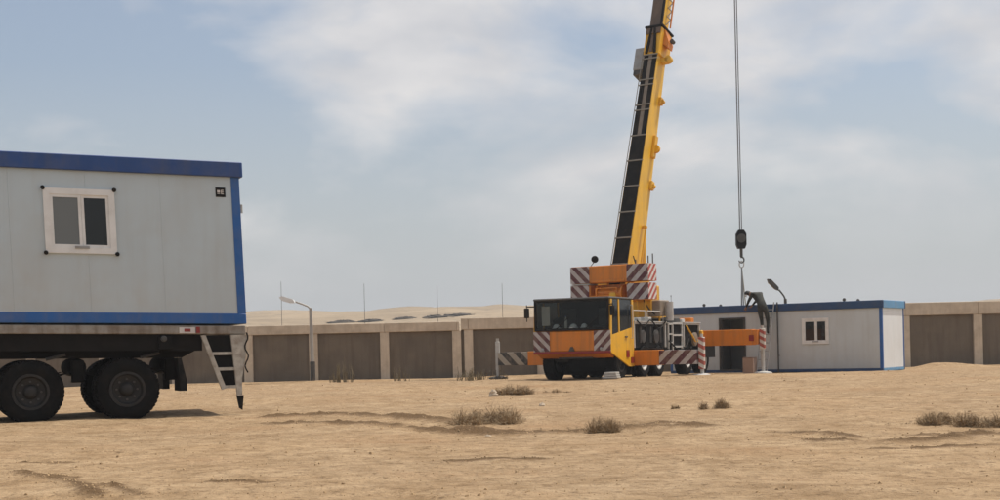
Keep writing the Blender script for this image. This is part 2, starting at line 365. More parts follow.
def detail_h(x, y):
    fade = 1 - sstep(30, 70, y)
    z = fade * (0.030 * vnoise(x / 0.8, y / 0.7, 3) + 0.018 * vnoise(x / 0.33, y / 0.3, 4) + 0.012 * vnoise(x / 0.14, y / 0.13, 5))
    dist = np.zeros_like(x)
    for pts, w, dpt in RUTW:
        xs = [p.x for p in pts]; ys = [p.y for p in pts]
        pad = w * 5
        msk = (x > min(xs) - pad) & (x < max(xs) + pad) & (y > min(ys) - pad) & (y < max(ys) + pad)
        if not msk.any(): continue
        X, Y = x[msk], y[msk]
        wob = 0.35 * w * vnoise(X / 0.5, Y / 0.5, 31)
        best = np.full(X.shape, 1e9); along = np.zeros_like(X); acc = 0.0
        for a, b in zip(pts[:-1], pts[1:]):
            ax, ay, bx, by = a.x, a.y, b.x, b.y
            L2 = (bx - ax) ** 2 + (by - ay) ** 2
            t = np.clip(((X - ax) * (bx - ax) + (Y - ay) * (by - ay)) / L2, 0, 1)
            d = np.hypot(X - ax - t * (bx - ax), Y - ay - t * (by - ay))
            k = d < best; best = np.where(k, d, best); along = np.where(k, acc + t * math.sqrt(L2), along); acc += math.sqrt(L2)
        best = np.abs(best + wob)
        patch = np.clip(1.15 + 1.7 * vnoise(along / 0.7, best * 0 + w * 7, 33), 0, 1)
        ends = np.clip(np.minimum(along, acc - along) / (0.12 * acc + 1e-6), 0, 1)
        g = np.exp(-(best / w) ** 2) * patch * ends
        rim = np.exp(-((best - 1.6 * w) / (0.6 * w)) ** 2) * patch * ends
        clod = vnoise(X / 0.11, Y / 0.11, 35) + 0.6 * vnoise(X / 0.05, Y / 0.05, 36)
        dpt = dpt * np.clip((Y - 7.5) / 8.0, 0.25, 0.7)
        zz = z[msk] + 1.5 * dpt * g * (0.6 + 1.2 * np.clip(clod, -0.5, 1)) - 0.35 * dpt * rim + 0.02 * clod * rim
        z[msk] = zz
        dd = dist[msk]; dist[msk] = np.maximum(dd, np.clip(2.6 * g * (1.0 + 0.7 * clod) - 0.3, 0, 1))
    return z, dist
def gz(x, y):
    return float(base_h(np.array([float(x)]), np.array([float(y)]))[0])

def axis_x():
    s = [0.0]; st = 0.055
    while s[-1] < 1400:
        x = s[-1]
        st = 0.055 if x < 4 else (0.085 if x < 9 else (0.13 if x < 20 else st * 1.06))
        s.append(x + st)
    return np.array([-v for v in s[:0:-1]] + s)
def axis_y():
    s = [-40.0]
    while s[-1] < 1600:
        y = s[-1]
        if y < 5: st = 1.5
        elif y < 14: st = 0.055
        elif y < 24: st = 0.10
        elif y < 60: st = 0.24
        else: st = max(0.5, (y - 50) * 0.035)
        s.append(y + st)
    return np.array(s)
ax_, ay_ = axis_x(), axis_y()
XX, YY = np.meshgrid(ax_, ay_)
xf, yf = XX.ravel(), YY.ravel()
zf = base_h(xf, yf)
dz_, dist_ = detail_h(xf, yf)
zf = zf + dz_
nx, ny = len(ax_), len(ay_)
me = bpy.data.meshes.new('ground')
me.vertices.add(nx * ny)
me.vertices.foreach_set('co', np.column_stack([xf, yf, zf]).astype(np.float32).ravel())
ii = (np.arange(ny - 1)[:, None] * nx + np.arange(nx - 1)[None, :]).ravel()
quads = np.column_stack([ii, ii + 1, ii + nx + 1, ii + nx]).astype(np.int32)
me.loops.add(quads.size); me.loops.foreach_set('vertex_index', quads.ravel())
me.polygons.add(len(quads))
me.polygons.foreach_set('loop_start', np.arange(0, quads.size, 4, dtype=np.int32))
me.polygons.foreach_set('loop_total', np.full(len(quads), 4, dtype=np.int32))
me.polygons.foreach_set('use_smooth', np.ones(len(quads), dtype=bool))
me.update(calc_edges=True)
at = me.attributes.new('churned', 'FLOAT', 'POINT'); at.data.foreach_set('value', dist_.astype(np.float32))
ground = bpy.data.objects.new('ground', me); COL.objects.link(ground); tag(ground, kind='structure')

def ground_mat():
    m = bpy.data.materials.new('desert_sand'); m.use_nodes = True
    N, L = m.node_tree.nodes, m.node_tree.links
    b = N['Principled BSDF']; b.inputs['Roughness'].default_value = 0.95; b.inputs['Specular IOR Level'].default_value = 0.15
    t = N.new('ShaderNodeTexCoord')
    def noise(sc, det=6, ro=0.55, vec=None):
        n = N.new('ShaderNodeTexNoise'); L.new(vec or t.outputs['Object'], n.inputs['Vector'])
        n.inputs['Scale'].default_value = sc; n.inputs['Detail'].default_value = det; n.inputs['Roughness'].default_value = ro; return n
    def ramp(src, p0, c0, p1, c1):
        r = N.new('ShaderNodeValToRGB'); L.new(src, r.inputs[0])
        r.color_ramp.elements[0].position = p0; r.color_ramp.elements[0].color = (*c0, 1)
        r.color_ramp.elements[1].position = p1; r.color_ramp.elements[1].color = (*c1, 1); return r
    def mix(f, a, bb, mode='MIX'):
        x = N.new('ShaderNodeMix'); x.data_type = 'RGBA'; x.blend_type = mode
        if isinstance(f, float): x.inputs['Factor'].default_value = f
        else: L.new(f, x.inputs['Factor'])
        for k, v in (('A', a), ('B', bb)):
            if isinstance(v, tuple): x.inputs[k].default_value = (*v, 1)
            else: L.new(v, x.inputs[k])
        return x.outputs['Result']
    big = ramp(noise(0.16, 5).outputs['Fac'], 0.38, (0.485, 0.330, 0.190), 0.60, (0.405, 0.282, 0.170))
    med = ramp(noise(0.9, 7, 0.62).outputs['Fac'], 0.36, (0.295, 0.192, 0.098), 0.62, (0.465, 0.338, 0.205))
    c = mix(0.55, big.outputs[0], med.outputs[0])
    st2 = ramp(noise(3.4, 6, 0.68).outputs['Fac'], 0.36, (0.62, 0.58, 0.52), 0.60, (1.06, 1.06, 1.06))
    c = mix(0.75, c, st2.outputs[0], 'MULTIPLY')
    # reddish gravelly patches
    pm = ramp(noise(0.45, 8, 0.6).outputs['Fac'], 0.52, (0, 0, 0), 0.68, (0.6, 0.6, 0.6))
    c = mix(pm.outputs[0], c, (0.30, 0.172, 0.082))
    # fine grit and dark specks
    sp = ramp(noise(14, 4, 0.7).outputs['Fac'], 0.54, (0, 0, 0), 0.66, (0.8, 0.8, 0.8))
    c = mix(sp.outputs[0], c, (0.15, 0.095, 0.05))
    gm = ramp(noise(0.5, 6, 0.6).outputs['Fac'], 0.47, (0, 0, 0), 0.62, (1, 1, 1))
    gs = ramp(noise(6.5, 5, 0.72).outputs['Fac'], 0.52, (0, 0, 0), 0.64, (0.8, 0.8, 0.8))
    gx = mix(1.0, gm.outputs[0], gs.outputs[0], 'MULTIPLY')
    c = mix(gx, c, (0.16, 0.095, 0.045))
    sl = ramp(noise(23, 3, 0.7).outputs['Fac'], 0.62, (0, 0, 0), 0.72, (0.5, 0.5, 0.5))
    c = mix(sl.outputs[0], c, (0.46, 0.36, 0.25))
    # the far rise is greyed by haze put into its colour, dotted with scrub
    spx = N.new('ShaderNodeSeparateXYZ'); L.new(t.outputs['Object'], spx.inputs[0])
    fr = N.new('ShaderNodeMapRange'); L.new(spx.outputs['Y'], fr.inputs['Value'])
    fr.inputs['From Min'].default_value = 70; fr.inputs['From Max'].default_value = 260
    far1 = ramp(noise(0.035, 8, 0.65).outputs['Fac'], 0.40, (0.27, 0.205, 0.135), 0.60, (0.37, 0.285, 0.19))
    fsp = ramp(noise(0.22, 6, 0.7).outputs['Fac'], 0.56, (0, 0, 0), 0.66, (0.7, 0.7, 0.7))
    farc = mix(fsp.outputs[0], far1.outputs[0], (0.19, 0.15, 0.105))
    c = mix(fr.outputs[0], c, farc)
    a = N.new('ShaderNodeAttribute'); a.attribute_name = 'churned'
    am = N.new('ShaderNodeMath'); am.operation = 'MULTIPLY'; L.new(a.outputs['Fac'], am.inputs[0]); am.inputs[1].default_value = 0.95
    c = mix(am.outputs[0], c, (0.13, 0.078, 0.038))
    L.new(c, b.inputs['Base Color'])
    h1, h2, h3 = noise(9, 6, 0.65), noise(40, 4, 0.6), noise(2.2, 5, 0.6)
    ad = N.new('ShaderNodeMath'); ad.operation = 'MULTIPLY_ADD'; L.new(h2.outputs['Fac'], ad.inputs[0]); ad.inputs[1].default_value = 0.4; L.new(h1.outputs['Fac'], ad.inputs[2])
    ad2 = N.new('ShaderNodeMath'); ad2.operation = 'MULTIPLY_ADD'; L.new(h3.outputs['Fac'], ad2.inputs[0]); ad2.inputs[1].default_value = 1.6; L.new(ad.outputs[0], ad2.inputs[2])
    bp = N.new('ShaderNodeBump'); bp.inputs['Strength'].default_value = 0.9; bp.inputs['Distance'].default_value = 0.06
    L.new(ad2.outputs[0], bp.inputs['Height']); L.new(bp.outputs[0], b.inputs['Normal'])
    return m
me.materials.append(ground_mat())

# ------------------------------------------------------------------ boundary wall (three runs)
WY = 57.0
def wall_run(name, x0, x1, top, beam, cols, label):
    t = empty(name, ((x0 + x1) / 2, WY, -0.2)); ox = t.location.x; zt = top + 0.2
    cols = sorted(cols)
    xs = [x0] + [c for c in cols if x0 < c < x1] + [x1]
    for c in cols:
        MB().box(c - ox - 0.18, c - ox + 0.18, -0.18, 0.18, -0.4, zt - beam - 0.002, 0.012).build('column', 'plaster', t)
    for a, b in zip(xs[:-1], xs[1:]):
        if b - a < 0.02: continue
        MB().box(a - ox + 0.004, b - ox - 0.004, -0.21, 0.21, zt - beam, zt, 0.015).build('coping_beam', 'plaster', t)
        la, lb = (a - ox + (0.18 if a in cols else 0), b - ox - (0.18 if b in cols else 0))
        if lb - la > 0.12: MB().box(la + 0.002, lb - 0.002, -0.06, 0.10, -0.4, zt - beam - 0.002).build('infill_panel', 'infill', t)
    return tag(t, label, 'wall', 'boundary wall runs')
SP = 2.95
xj = P(461, 350, WY).x
cl = [P(u, 350, WY).x for u in (457, 385, 314, 249)]
while cl[-1] > -26: cl.append(cl[-1] - SP)
wall_run('boundary_wall', cl[-1] - 0.2, xj - 0.05, 2.13, 0.37, cl, 'low sandy boundary wall with brown panels behind the trailer and street lamp')
cm = [xj + 0.32]
while cm[-1] < 6: cm.append(cm[-1] + SP)
wall_run('boundary_wall', xj + 0.02, cm[-1] + 0.2, 2.25, 0.46, cm, 'sandy boundary wall run directly behind the crane cab')
cr = [P(977, 340, WY).x]
while cr[-1] > cm[-1] + 1.5: cr.append(cr[-1] - SP)
cr = sorted(cr)
for k in range(4): cr.append(cr[-1] + SP)
wall_run('boundary_wall', cm[-1] + 0.24, cr[-1] + 0.2, 2.47, 0.52, cr, 'taller sandy boundary wall on the right behind the white caravan')

# ------------------------------------------------------------------ white caravan (placed on the ground, right)
def window(parent, x0, x1, z0, z1, y, gl, gr, dots=True, shear=None, bar=0.075):
    """sliding two-pane window on the face y (looking towards -y)"""
    fr = MB().frame(x0, x1, z0, z1, bar, y - 0.045, y + 0.02)
    w = fr.build('window', 'wframe', parent, fn=shear)
    xm = (x0 + x1) / 2
    s = 0.045
    MB().frame(x0 + bar, xm + s / 2, z0 + bar, z1 - bar, s, y - 0.036, y - 0.01).build('sash', 'wframe', w, fn=shear)
    MB().frame(xm + s / 2 + 0.003, x1 - bar, z0 + bar, z1 - bar, s, y - 0.024, y + 0.0).build('sash', 'wframe', w, fn=shear)
    MB().box(x0 + bar + s, xm - s / 2, y - 0.024, y - 0.016, z0 + bar + s, z1 - bar - s).build('pane', gl, w, fn=shear)
    MB().box(xm + s * 1.5 + 0.003, x1 - bar - s, y - 0.014, y - 0.006, z0 + bar + s, z1 - bar - s).build('pane', gr, w, fn=shear)
    MB().box(xm - 0.10, xm + 0.12, y - 0.06, y - 0.046, z0 + bar - 0.02, z0 + bar + 0.02).build('latch', 'grey', w, fn=shear)
    if dots:
        for (xx, zz) in ((x0, z0), (x1, z0), (x0, z1), (x1, z1)):
            MB().lathe((xx, y - 0.046, zz), (0, -1, 0), [(0, 0.035), (0.012, 0.035), (0.02, 0.02)], 10).build('corner_screw', 'black', w, fn=shear)
    return w

def caravan_shell(t, Lc, Wc, Hc, rail, trimh, post, panelmat, trimm, postm, railm, endm, holes, step, shear=None, nb=None):
    """x from -Lc to 0, y 0..Wc, z 0..Hc; holes on the near face [(x0,x1,z0,z1)]"""
    x = 0 - post
    edges = [-post]
    while edges[-1] > -Lc + post + step * 0.6: edges.append(max(-Lc + post, edges[-1] - step))
    if edges[-1] > -Lc + post: edges.append(-Lc + post)
    zl, zh = rail, Hc - trimh
    for a, b in zip(edges[:-1], edges[1:]):
        x1, x0 = a - 0.0007, b + 0.0007
        mb = MB()
        hs = [h for h in holes if h[0] < x1 and h[1] > x0]
        if not hs: mb.box(x0, x1, 0.012, 0.06, zl, zh)
        else:
            h = hs[0]; hx0, hx1 = max(h[0], x0), min(h[1], x1)
            if hx0 > x0: mb.box(x0, hx0, 0.012, 0.06, zl, zh)
            if hx1 < x1: mb.box(hx1, x1, 0.012, 0.06, zl, zh)
            if h[2] > zl: mb.box(hx0, hx1, 0.012, 0.06, zl, h[2])
            if h[3] < zh: mb.box(hx0, hx1, 0.012, 0.06, h[3], zh)
        mb.build('wall_panel', panelmat, t, fn=shear)
    MB().box(-Lc + 0.02, -0.02, Wc - 0.06, Wc - 0.01, zl, zh).build('back_wall', panelmat, t, fn=shear)
    ys = np.linspace(post, Wc - post, 3)
    for a, b in zip(ys[:-1], ys[1:]):
        MB().box(-0.06, -0.012, a + 0.003, b - 0.003, zl, zh).build('end_panel', endm, t, fn=shear)
        MB().box(-Lc + 0.012, -Lc + 0.06, a + 0.003, b - 0.003, zl, zh).build('end_panel', endm, t, fn=shear)
    MB().box(-Lc + 0.01, -0.01, 0.01, Wc - 0.01, 0.03, 0.11).build('floor_deck', 'dgrey', t, fn=shear)
    # posts
    for (a, b) in ((-post, 0), (-Lc, -Lc + post)):
        for (c, d) in ((0, post), (Wc - post, Wc)):
            MB().box(a, b, c, d, rail + 0.001, Hc - trimh - 0.001).build('corner_post', postm, t, fn=shear)
    # rails
    MB().box(-Lc, 0, -0.006, post, 0, rail, 0.01).build('bottom_rail', railm, t, fn=shear)
    MB().box(-Lc, 0, Wc - post, Wc + 0.006, 0, rail, 0.01).build('bottom_rail', railm, t, fn=shear)
    MB().box(-post + 0.006, 0.006, post + 0.001, Wc - post - 0.001, 0, rail, 0.01).build('bottom_rail', nb or railm, t, fn=shear)
    # roof with raised fascia
    ov = 0.055
    MB().box(-Lc - ov, ov, -ov, 0.05, Hc - trimh, Hc, 0.012).build('roof_fascia', trimm, t, fn=shear)
    MB().box(-Lc - ov, ov, Wc - 0.05, Wc + ov, Hc - trimh, Hc, 0.012).build('roof_fascia', trimm, t, fn=shear)
    MB().box(-0.05, ov - 0.003, 0.052, Wc - 0.052, Hc - trimh, Hc - 0.003, 0.012).build('roof_fascia', nb or trimm, t, fn=shear)
    MB().box(-Lc - ov + 0.003, -Lc + 0.05, 0.052, Wc - 0.052, Hc - trimh, Hc - 0.003, 0.012).build('roof_fascia', trimm, t, fn=shear)
    MB().box(-Lc + 0.052, -0.052, 0.052, Wc - 0.052, Hc - 0.12, Hc - 0.03).build('roof', 'lgrey', t, fn=shear)

CX, CY = 13.2, 48.3
cg = -0.10
car2 = empty('portable_caravan', (CX, CY, cg), R(-33.0))
dirx2 = Vector((math.cos(R(-33)), math.sin(R(-33)), 0))
def loc_x(u, v, O, d):
    """distance along line O + t d (in plan) at photo column u"""
    k = ab(u, v)[0] / F_PX
    return (k * O[1] - O[0]) / (d[0] - k * d[1])
c0, d2 = (CX, CY), (dirx2.x, dirx2.y)
wx0, wx1 = loc_x(802, 331, c0, d2), loc_x(829, 331, c0, d2)
dx0, dx1 = loc_x(720, 345, c0, d2), loc_x(745, 345, c0, d2)
def z_at(u, v, O, d):
    t = loc_x(u, v, O, d); return CAMZ + ab(u, v)[1] / F_PX * (O[1] + t * d[1])
wz0, wz1 = z_at(815, 344, c0, d2) - cg, z_at(815, 318, c0, d2) - cg
caravan_shell(car2, 8.1, 2.5, 2.46, 0.10, 0.27, 0.10, 'panel2', 'trim2', 'blue', 'trim2', 'endpan',
              [(wx0 + 0.05, wx1 - 0.05, wz0 + 0.05, wz1 - 0.05), (dx0, dx1, 0.10, 1.98)], 1.18, nb='blue2')
window(car2, wx0, wx1, wz0, wz1, 0.012, 'glass_d', 'glass_d', dots=False, bar=0.085)
dr = MB().frame(dx0 - 0.03, dx1 + 0.03, 0.08, 2.02, 0.06, -0.02, 0.05).build('door_frame', 'dgrey', car2)
MB().box(dx0 + 0.03, dx0 + 0.07, 0.07, 0.85, 0.12, 1.95).build('door', 'dgrey', car2)
xp = loc_x(779, 345, c0, d2)
pip = MB().tube((xp, -0.09, 0.0), (xp, -0.09, 2.52), 0.028, n=8).tube((xp, -0.09, 2.3), (xp, 0.0, 2.3), 0.02).tube((xp, -0.09, 0.6), (xp, 0.02, 0.6), 0.02).build('drainpipe', 'dgrey', car2, True)
for xx in (-1.5, -6.9):
    for yy in (0.5, 2.0):
        MB().tube((xx, yy, 2.42), (xx, yy, 2.5), 0.03).lathe((xx, yy, 2.53), (0, 1, 0), [(-0.015, 0.06), (0.015, 0.06)], 10).build('lifting_lug', 'dgrey', car2)
tag(car2, 'white caravan with blue trim standing on the sand, open doorway, worker at roof', 'caravan')

# small pale carton by the doorway
cp = P(750, 372, 49.9)
crt = empty('carton', (cp.x, cp.y, gz(cp.x, cp.y)), R(-30))
MB().box(-0.2, 0.2, -0.2, 0.2, 0, 0.58, 0.015).build('box_body', 'pink', crt)
MB().box(-0.21, -0.005, -0.21, 0.21, 0.585, 0.6).build('flap', 'pink', crt)
MB().box(0.005, 0.21, -0.21, 0.21, 0.585, 0.6).build('flap', 'pink', crt)
tag(crt, 'small pale carton standing beside the caravan doorway', 'box')

# ------------------------------------------------------------------ semi-trailer and the caravan loaded on it (left)
EX, EY, YAW = -4.17, 23.1, R(22.0)
e0, ed = (EX, EY), (math.cos(YAW), math.sin(YAW))
TG = gz(-6, 22.4) - 0.03
PITCH = 0.019                                  # the deck sinks a little towards the tail
trl = empty('semi_trailer', (EX, EY, TG), YAW)
def pt(p): return Vector((p.x, p.y, p.z - PITCH * p.x))
DZ = 1.455 - TG - 0.02                               # deck height at the tail
MB().box(-8.6, -0.02, 0.0, 0.10, DZ - 0.15, DZ - 0.01, 0.012).box(-8.6, -0.02, 2.4, 2.5, DZ - 0.15, DZ - 0.01, 0.012).build('deck_edge', 'dwhite', trl, fn=pt)
for k in range(10):
    a = -8.58 + k * 0.855
    MB().box(a + 0.004, a + 0.851, 0.105, 2.395, DZ - 0.10, DZ - 0.02).build('deck_plate', 'dgrey', trl, fn=pt)
for yy in (0.42, 1.88):
    MB().prism([(-8.6, DZ - 0.11), (-0.75, DZ - 0.11), (-0.75, DZ - 0.40), (-1.0, DZ - 0.53), (-8.6, DZ - 0.56)], 'y', yy, yy + 0.2).build('main_beam', 'chassis', trl, fn=pt)
for k in range(7):
    a = -8.3 + k * 1.2
    MB().box(a, a + 0.1, 0.12, 2.38, DZ - 0.26, DZ - 0.112).build('cross_member', 'chassis', trl, fn=pt)
# dark side skirt / underrun with stains
MB().box(-8.6, -0.72, 0.10, 0.14, DZ - 0.42, DZ - 0.155).build('side_rail', 'chassis', trl, fn=pt)
def wheel(t, x, y, r, w, side=-1, rimmat='rim'):
    """side -1: the outer face looks towards -y"""
    o = MB().lathe((x, y, r), (0, side, 0), [(-w / 2, r * 0.62), (-w / 2 - 0.0, r * 0.9), (-w * 0.36, r * 0.985), (-w * 0.12, r), (w * 0.12, r), (w * 0.36, r * 0.985), (w / 2, r * 0.9), (w / 2 + 0.012, r * 0.72), (w / 2 - 0.012, r * 0.58)], 36, False).build('tyre', 'tyre', t, True)
    rm = MB().lathe((x, y, r), (0, side, 0), [(-w * 0.4, r * 0.57), (w * 0.47, r * 0.575), (w * 0.47, r * 0.50), (w * 0.2, r * 0.44), (w * 0.14, r * 0.24), (w * 0.34, r * 0.20), (w * 0.44, r * 0.12), (w * 0.45, 0.02)], 28).build('rim', rimmat, o, True)
    for k in range(8):
        tt = 2 * math.pi * k / 8
        bm_ = MB(); bm_.lathe((x + math.cos(tt) * r * 0.33, y + side * w * 0.15, r + math.sin(tt) * r * 0.33), (0, side, 0), [(0, 0.018), (0.03, 0.018)], 6)
        bm_.build('wheel_nut', 'dgrey', o)
    tr = MB()
    for k in range(44):
        tt = 2 * math.pi * k / 44
        for s2 in (-1, 1):
            c_, s_ = math.cos(tt + 0.03 * s2), math.sin(tt + 0.03 * s2)
            cx_, cz_ = x + c_ * r, r + s_ * r
            T = Matrix.Translation((cx_, y + s2 * w * 0.25, cz_)) @ Matrix.Rotation(-(tt + 0.03 * s2), 4, 'Y') @ Matrix.Rotation(0.35 * s2, 4, 'X')
            b = MB(T).box(-0.02, 0.012, -w * 0.2, w * 0.2, -0.018, 0.018); tr.add(b.v, b.f)
    tag(tr.build('tread', 'tyre', o), kind='stuff')
    return o
twx = [loc_x(128, 390, e0, ed), loc_x(31, 390, e0, ed)]
twx.append(twx[1] - 1.5)
for x in twx:
    for (yy, sd) in ((0.17, -1), (0.50, -1), (2.33, 1), (2.0, 1)):
        wheel(trl, x, yy, 0.495, 0.29, sd)
    MB().tube((x, 0.4, 0.515), (x, 2.1, 0.515), 0.075, n=10).build('axle', 'chassis', trl)
    for yy in (0.55, 1.95):
        MB().prism([(x - 0.7, 0.80), (x - 0.35, 0.68), (x + 0.35, 0.68), (x + 0.7, 0.80), (x + 0.35, 0.74), (x - 0.35, 0.74)], 'y', yy, yy + 0.1).build('leaf_spring', 'chassis', trl)
    for s in (-1, 1):
        MB().prism([(x + s * 0.71, 0.95), (x + s * 0.80, 0.95), (x + s * 0.80, 0.62), (x + s * 0.66, 0.62)], 'y', 0.45, 0.72).build('spring_hanger', 'chassis', trl)
    MB().tube((x + 0.25, 0.30, 1.0), (x + 0.55, 0.30, 1.07), 0.025).build('air_hose', 'dgrey', trl)
for a in (twx[0] + 0.75, twx[1] + 0.75, twx[2] + 0.75):
    MB().lathe((a, 0.6, 0.86), (0, 1, 0), [(0, 0.05), (0.02, 0.15), (1.28, 0.15), (1.3, 0.05)], 16).build('air_tank', 'chassis', trl, True)
    MB().box(a - 0.1, a + 0.1, 0.42, 0.52, 0.62, 0.98, 0.02).build('brake_chamber', 'chassis', trl)
# mudflaps
for (yy) in (0.03, 1.85):
    MB().prism([(-1.13, 0.98), (-1.07, 0.98), (-0.99, 0.62), (-0.99, 0.44), (-1.10, 0.44), (-1.10, 0.62)], 'y', yy, yy + 0.58).build('mudflap', 'black', trl)
# tail: folding loading ramp hanging down, ladder-like side, plates, lamps
for (ya, yb) in ((-0.02, 0.05),):
    MB().prism([(-0.755, DZ - 0.155), (-0.68, DZ - 0.155), (-0.36, 0.46), (-0.43, 0.44)], 'y', ya, yb).build('ramp_rail', 'tail', trl)
    MB().prism([(-0.27, DZ - 0.155), (0.0, DZ - 0.155), (-0.03, 0.98), (-0.10, 0.62), (-0.10, 0.33), (-0.18, 0.33)], 'y', ya, yb).build('tail_plate', 'tail', trl)
    MB().prism([(-0.19, 0.34), (-0.075, 0.34), (-0.10, 0.10), (-0.15, 0.13)], 'y', ya + 0.01, yb - 0.01).build('ramp_toe', 'black', trl)
    for zz, a, b in ((1.01, -0.575, -0.215), (0.755, -0.475, -0.20), (0.46, -0.37, -0.14)):
        MB().box(a, b, ya + 0.012, yb - 0.012, zz, zz + 0.05).build('ramp_rung', 'tail', trl)
MB().prism([(-0.74, DZ - 0.16), (-0.22, DZ - 0.16), (-0.16, 0.5), (-0.38, 0.5)], 'y', 0.055, 0.075).build('ramp_backing', 'chassis', trl)
MB().box(-0.70, -0.02, 0.08, 2.44, DZ - 0.17, DZ - 0.105).build('tail_sill', 'dwhite', trl, fn=pt)
MB().box(-0.05, -0.02, 0.055, 2.44, 0.95, DZ - 0.175).build('tail_board', 'chassis', trl)
pl_ = MB().box(-1.10, -0.84, -0.012, -0.002, DZ - 0.135, DZ - 0.04).build('marker_plate', 'plate', trl, fn=pt)
MB().box(-1.02, -0.92, -0.018, -0.013, DZ - 0.11, DZ - 0.06).build('marker_print', 'redlens', pl_, fn=pt)
MB().box(-0.83, -0.77, -0.03, -0.002, DZ - 0.13, DZ - 0.03).build('side_lamp', 'redlens', trl, fn=pt)
MB().lathe((-1.35, -0.01, DZ - 0.2), (0, -1, 0), [(0, 0.05), (0.03, 0.05), (0.04, 0.03)], 12).build('side_reflector', 'dgrey', trl)
MB().box(-1.42, -1.22, 0.0, 0.1, DZ - 0.36, DZ - 0.165).build('winch_bracket', 'chassis', trl)
hs = MB(); pr = None
for k in range(13):
    q = Vector((-0.02 + 0.03 * math.sin(k * 1.1), -0.04, DZ - 0.12 - k * 0.055))
    if pr: hs.tube(pr, q, 0.012, n=6)
    pr = q
hs.build('air_hose', 'black', trl)
MB().box(-8.3, -8.1, 0.2, 2.3, 0.02, DZ - 0.5).build('landing_leg', 'chassis', trl)
tag(trl, 'dark flatbed semi-trailer with dusty wheels and folded ramp under the loaded caravan', 'trailer')

SH = 0.050                                     # the light cabin is racked a little on the trailer
def sh(p): return Vector((p.x - SH * p.z, p.y, p.z))
car1 = empty('portable_caravan', (EX, EY, 1.455), YAW, PITCH)
wx0 = loc_x(42, 220, e0, ed) + SH * 1.6; wx1 = loc_x(113.5, 220, e0, ed) + SH * 1.6
wz0, wz1 = 1.10, 2.12
caravan_shell(car1, 8.2, 2.5, 2.66, 0.17, 0.25, 0.135, 'panel', 'trim', 'blue', 'blue', 'panel',
              [(wx0 + 0.06, wx1 - 0.06, wz0 + 0.06, wz1 - 0.06)], 1.16, shear=sh)
window(car1, wx0, wx1, wz0, wz1, 0.012, 'glass_l', 'glass_d', dots=True, shear=sh, bar=0.095)
MB().box(wx0 + 0.15, (wx0 + wx1) / 2, 0.075, 0.085, wz0 + 0.1, wz1 - 0.1).build('curtain', 'curtain', car1, fn=sh)
sx = loc_x(218, 191, e0, ed) + SH * 2.15
st = MB().box(sx - 0.08, sx + 0.08, 0.004, 0.011, 2.08, 2.235).build('sticker', 'black', car1, fn=sh)
MB().box(sx - 0.055, sx - 0.008, 0.0, 0.003, 2.15, 2.19).box(sx - 0.055, sx - 0.008, 0.0, 0.003, 2.13, 2.14).build('sticker_print', 'plate', st, fn=sh)
MB().box(sx + 0.008, sx + 0.02, 0.0, 0.003, 2.125, 2.195).box(sx + 0.021, sx + 0.05, 0.0, 0.003, 2.183, 2.195).box(sx + 0.021, sx + 0.05, 0.0, 0.003, 2.154, 2.166).box(sx + 0.021, sx + 0.05, 0.0, 0.003, 2.125, 2.137).build('sticker_print', 'plate', st, fn=sh)
MB().tube((0.0, 0.3, 1.93), (0.07, 0.3, 1.93), 0.03).tube((0.07, 0.3, 1.86), (0.07, 0.3, 2.0), 0.03).build('lifting_eye', 'grey', car1, fn=sh)
tag(car1, 'white caravan with dark blue roof trim and sliding window, loaded on the trailer', 'caravan')

# ------------------------------------------------------------------ mobile crane
CF = Vector((2.14, 41.6, 0)); CYAW = R(27.0)
CG = gz(4.5, 45) + 0.02
crane = empty('mobile_crane', (CF.x, CF.y, CG), -CYAW)
RED, WHT, BLK = (0.085, 0.013, 0.02), (0.45, 0.41, 0.39), (0.02, 0.02, 0.02)
s45 = 0.7071
m_bl = stripe_mat('stripes_cab_left', RED, WHT, (s45, 0, s45), 0.225, 0.1)
m_br = stripe_mat('stripes_cab_right', RED, WHT, (s45, 0, -s45), 0.225, 0.3)
m_ol = stripe_mat('stripes_outrigger_dark', BLK, (0.36, 0.32, 0.26), (s45, 0, s45), 0.34, 0.2)
m_or = stripe_mat('stripes_outrigger_red', RED, WHT, (s45, 0, -s45), 0.30, 0.1)
m_jk = stripe_mat('stripes_jack', (0.36, 0.06, 0.04), (0.62, 0.58, 0.52), (0.5, 0, 0.87), 0.2, 0.0)
# -- cab
HW = 1.25
cab = MB().prism([(0.03, 0.80), (0.0, 0.86), (0.0, 1.42), (0.05, 1.46), (1.78, 1.46), (1.78, 0.55), (0.9, 0.70)], 'x', -HW + 0.05, HW - 0.05).build('cab_body', 'orange', crane)
MB().box(-HW, -0.72, -0.025, -0.003, 0.84, 1.44).build('hazard_panel', m_bl, cab)
MB().box(0.72, HW, -0.025, -0.003, 0.84, 1.44).build('hazard_panel', m_br, cab)
MB().box(-HW, HW, -0.05, 0.02, 0.765, 0.835, 0.01).build('bumper_lip', 'redlens', cab)
MB().prism([(-0.09, 0.84), (0.09, 0.84), (0.03, 0.97), (-0.03, 0.97)], 'y', -0.05, -0.004).build('tow_eye', 'dgrey', cab)
for sx_ in (-0.95, 0.95):
    MB().lathe((sx_, -0.026, 0.90), (0, -1, 0), [(0, 0.05), (0.02, 0.045), (0.03, 0.02)], 14).build('headlight', 'grey', cab)
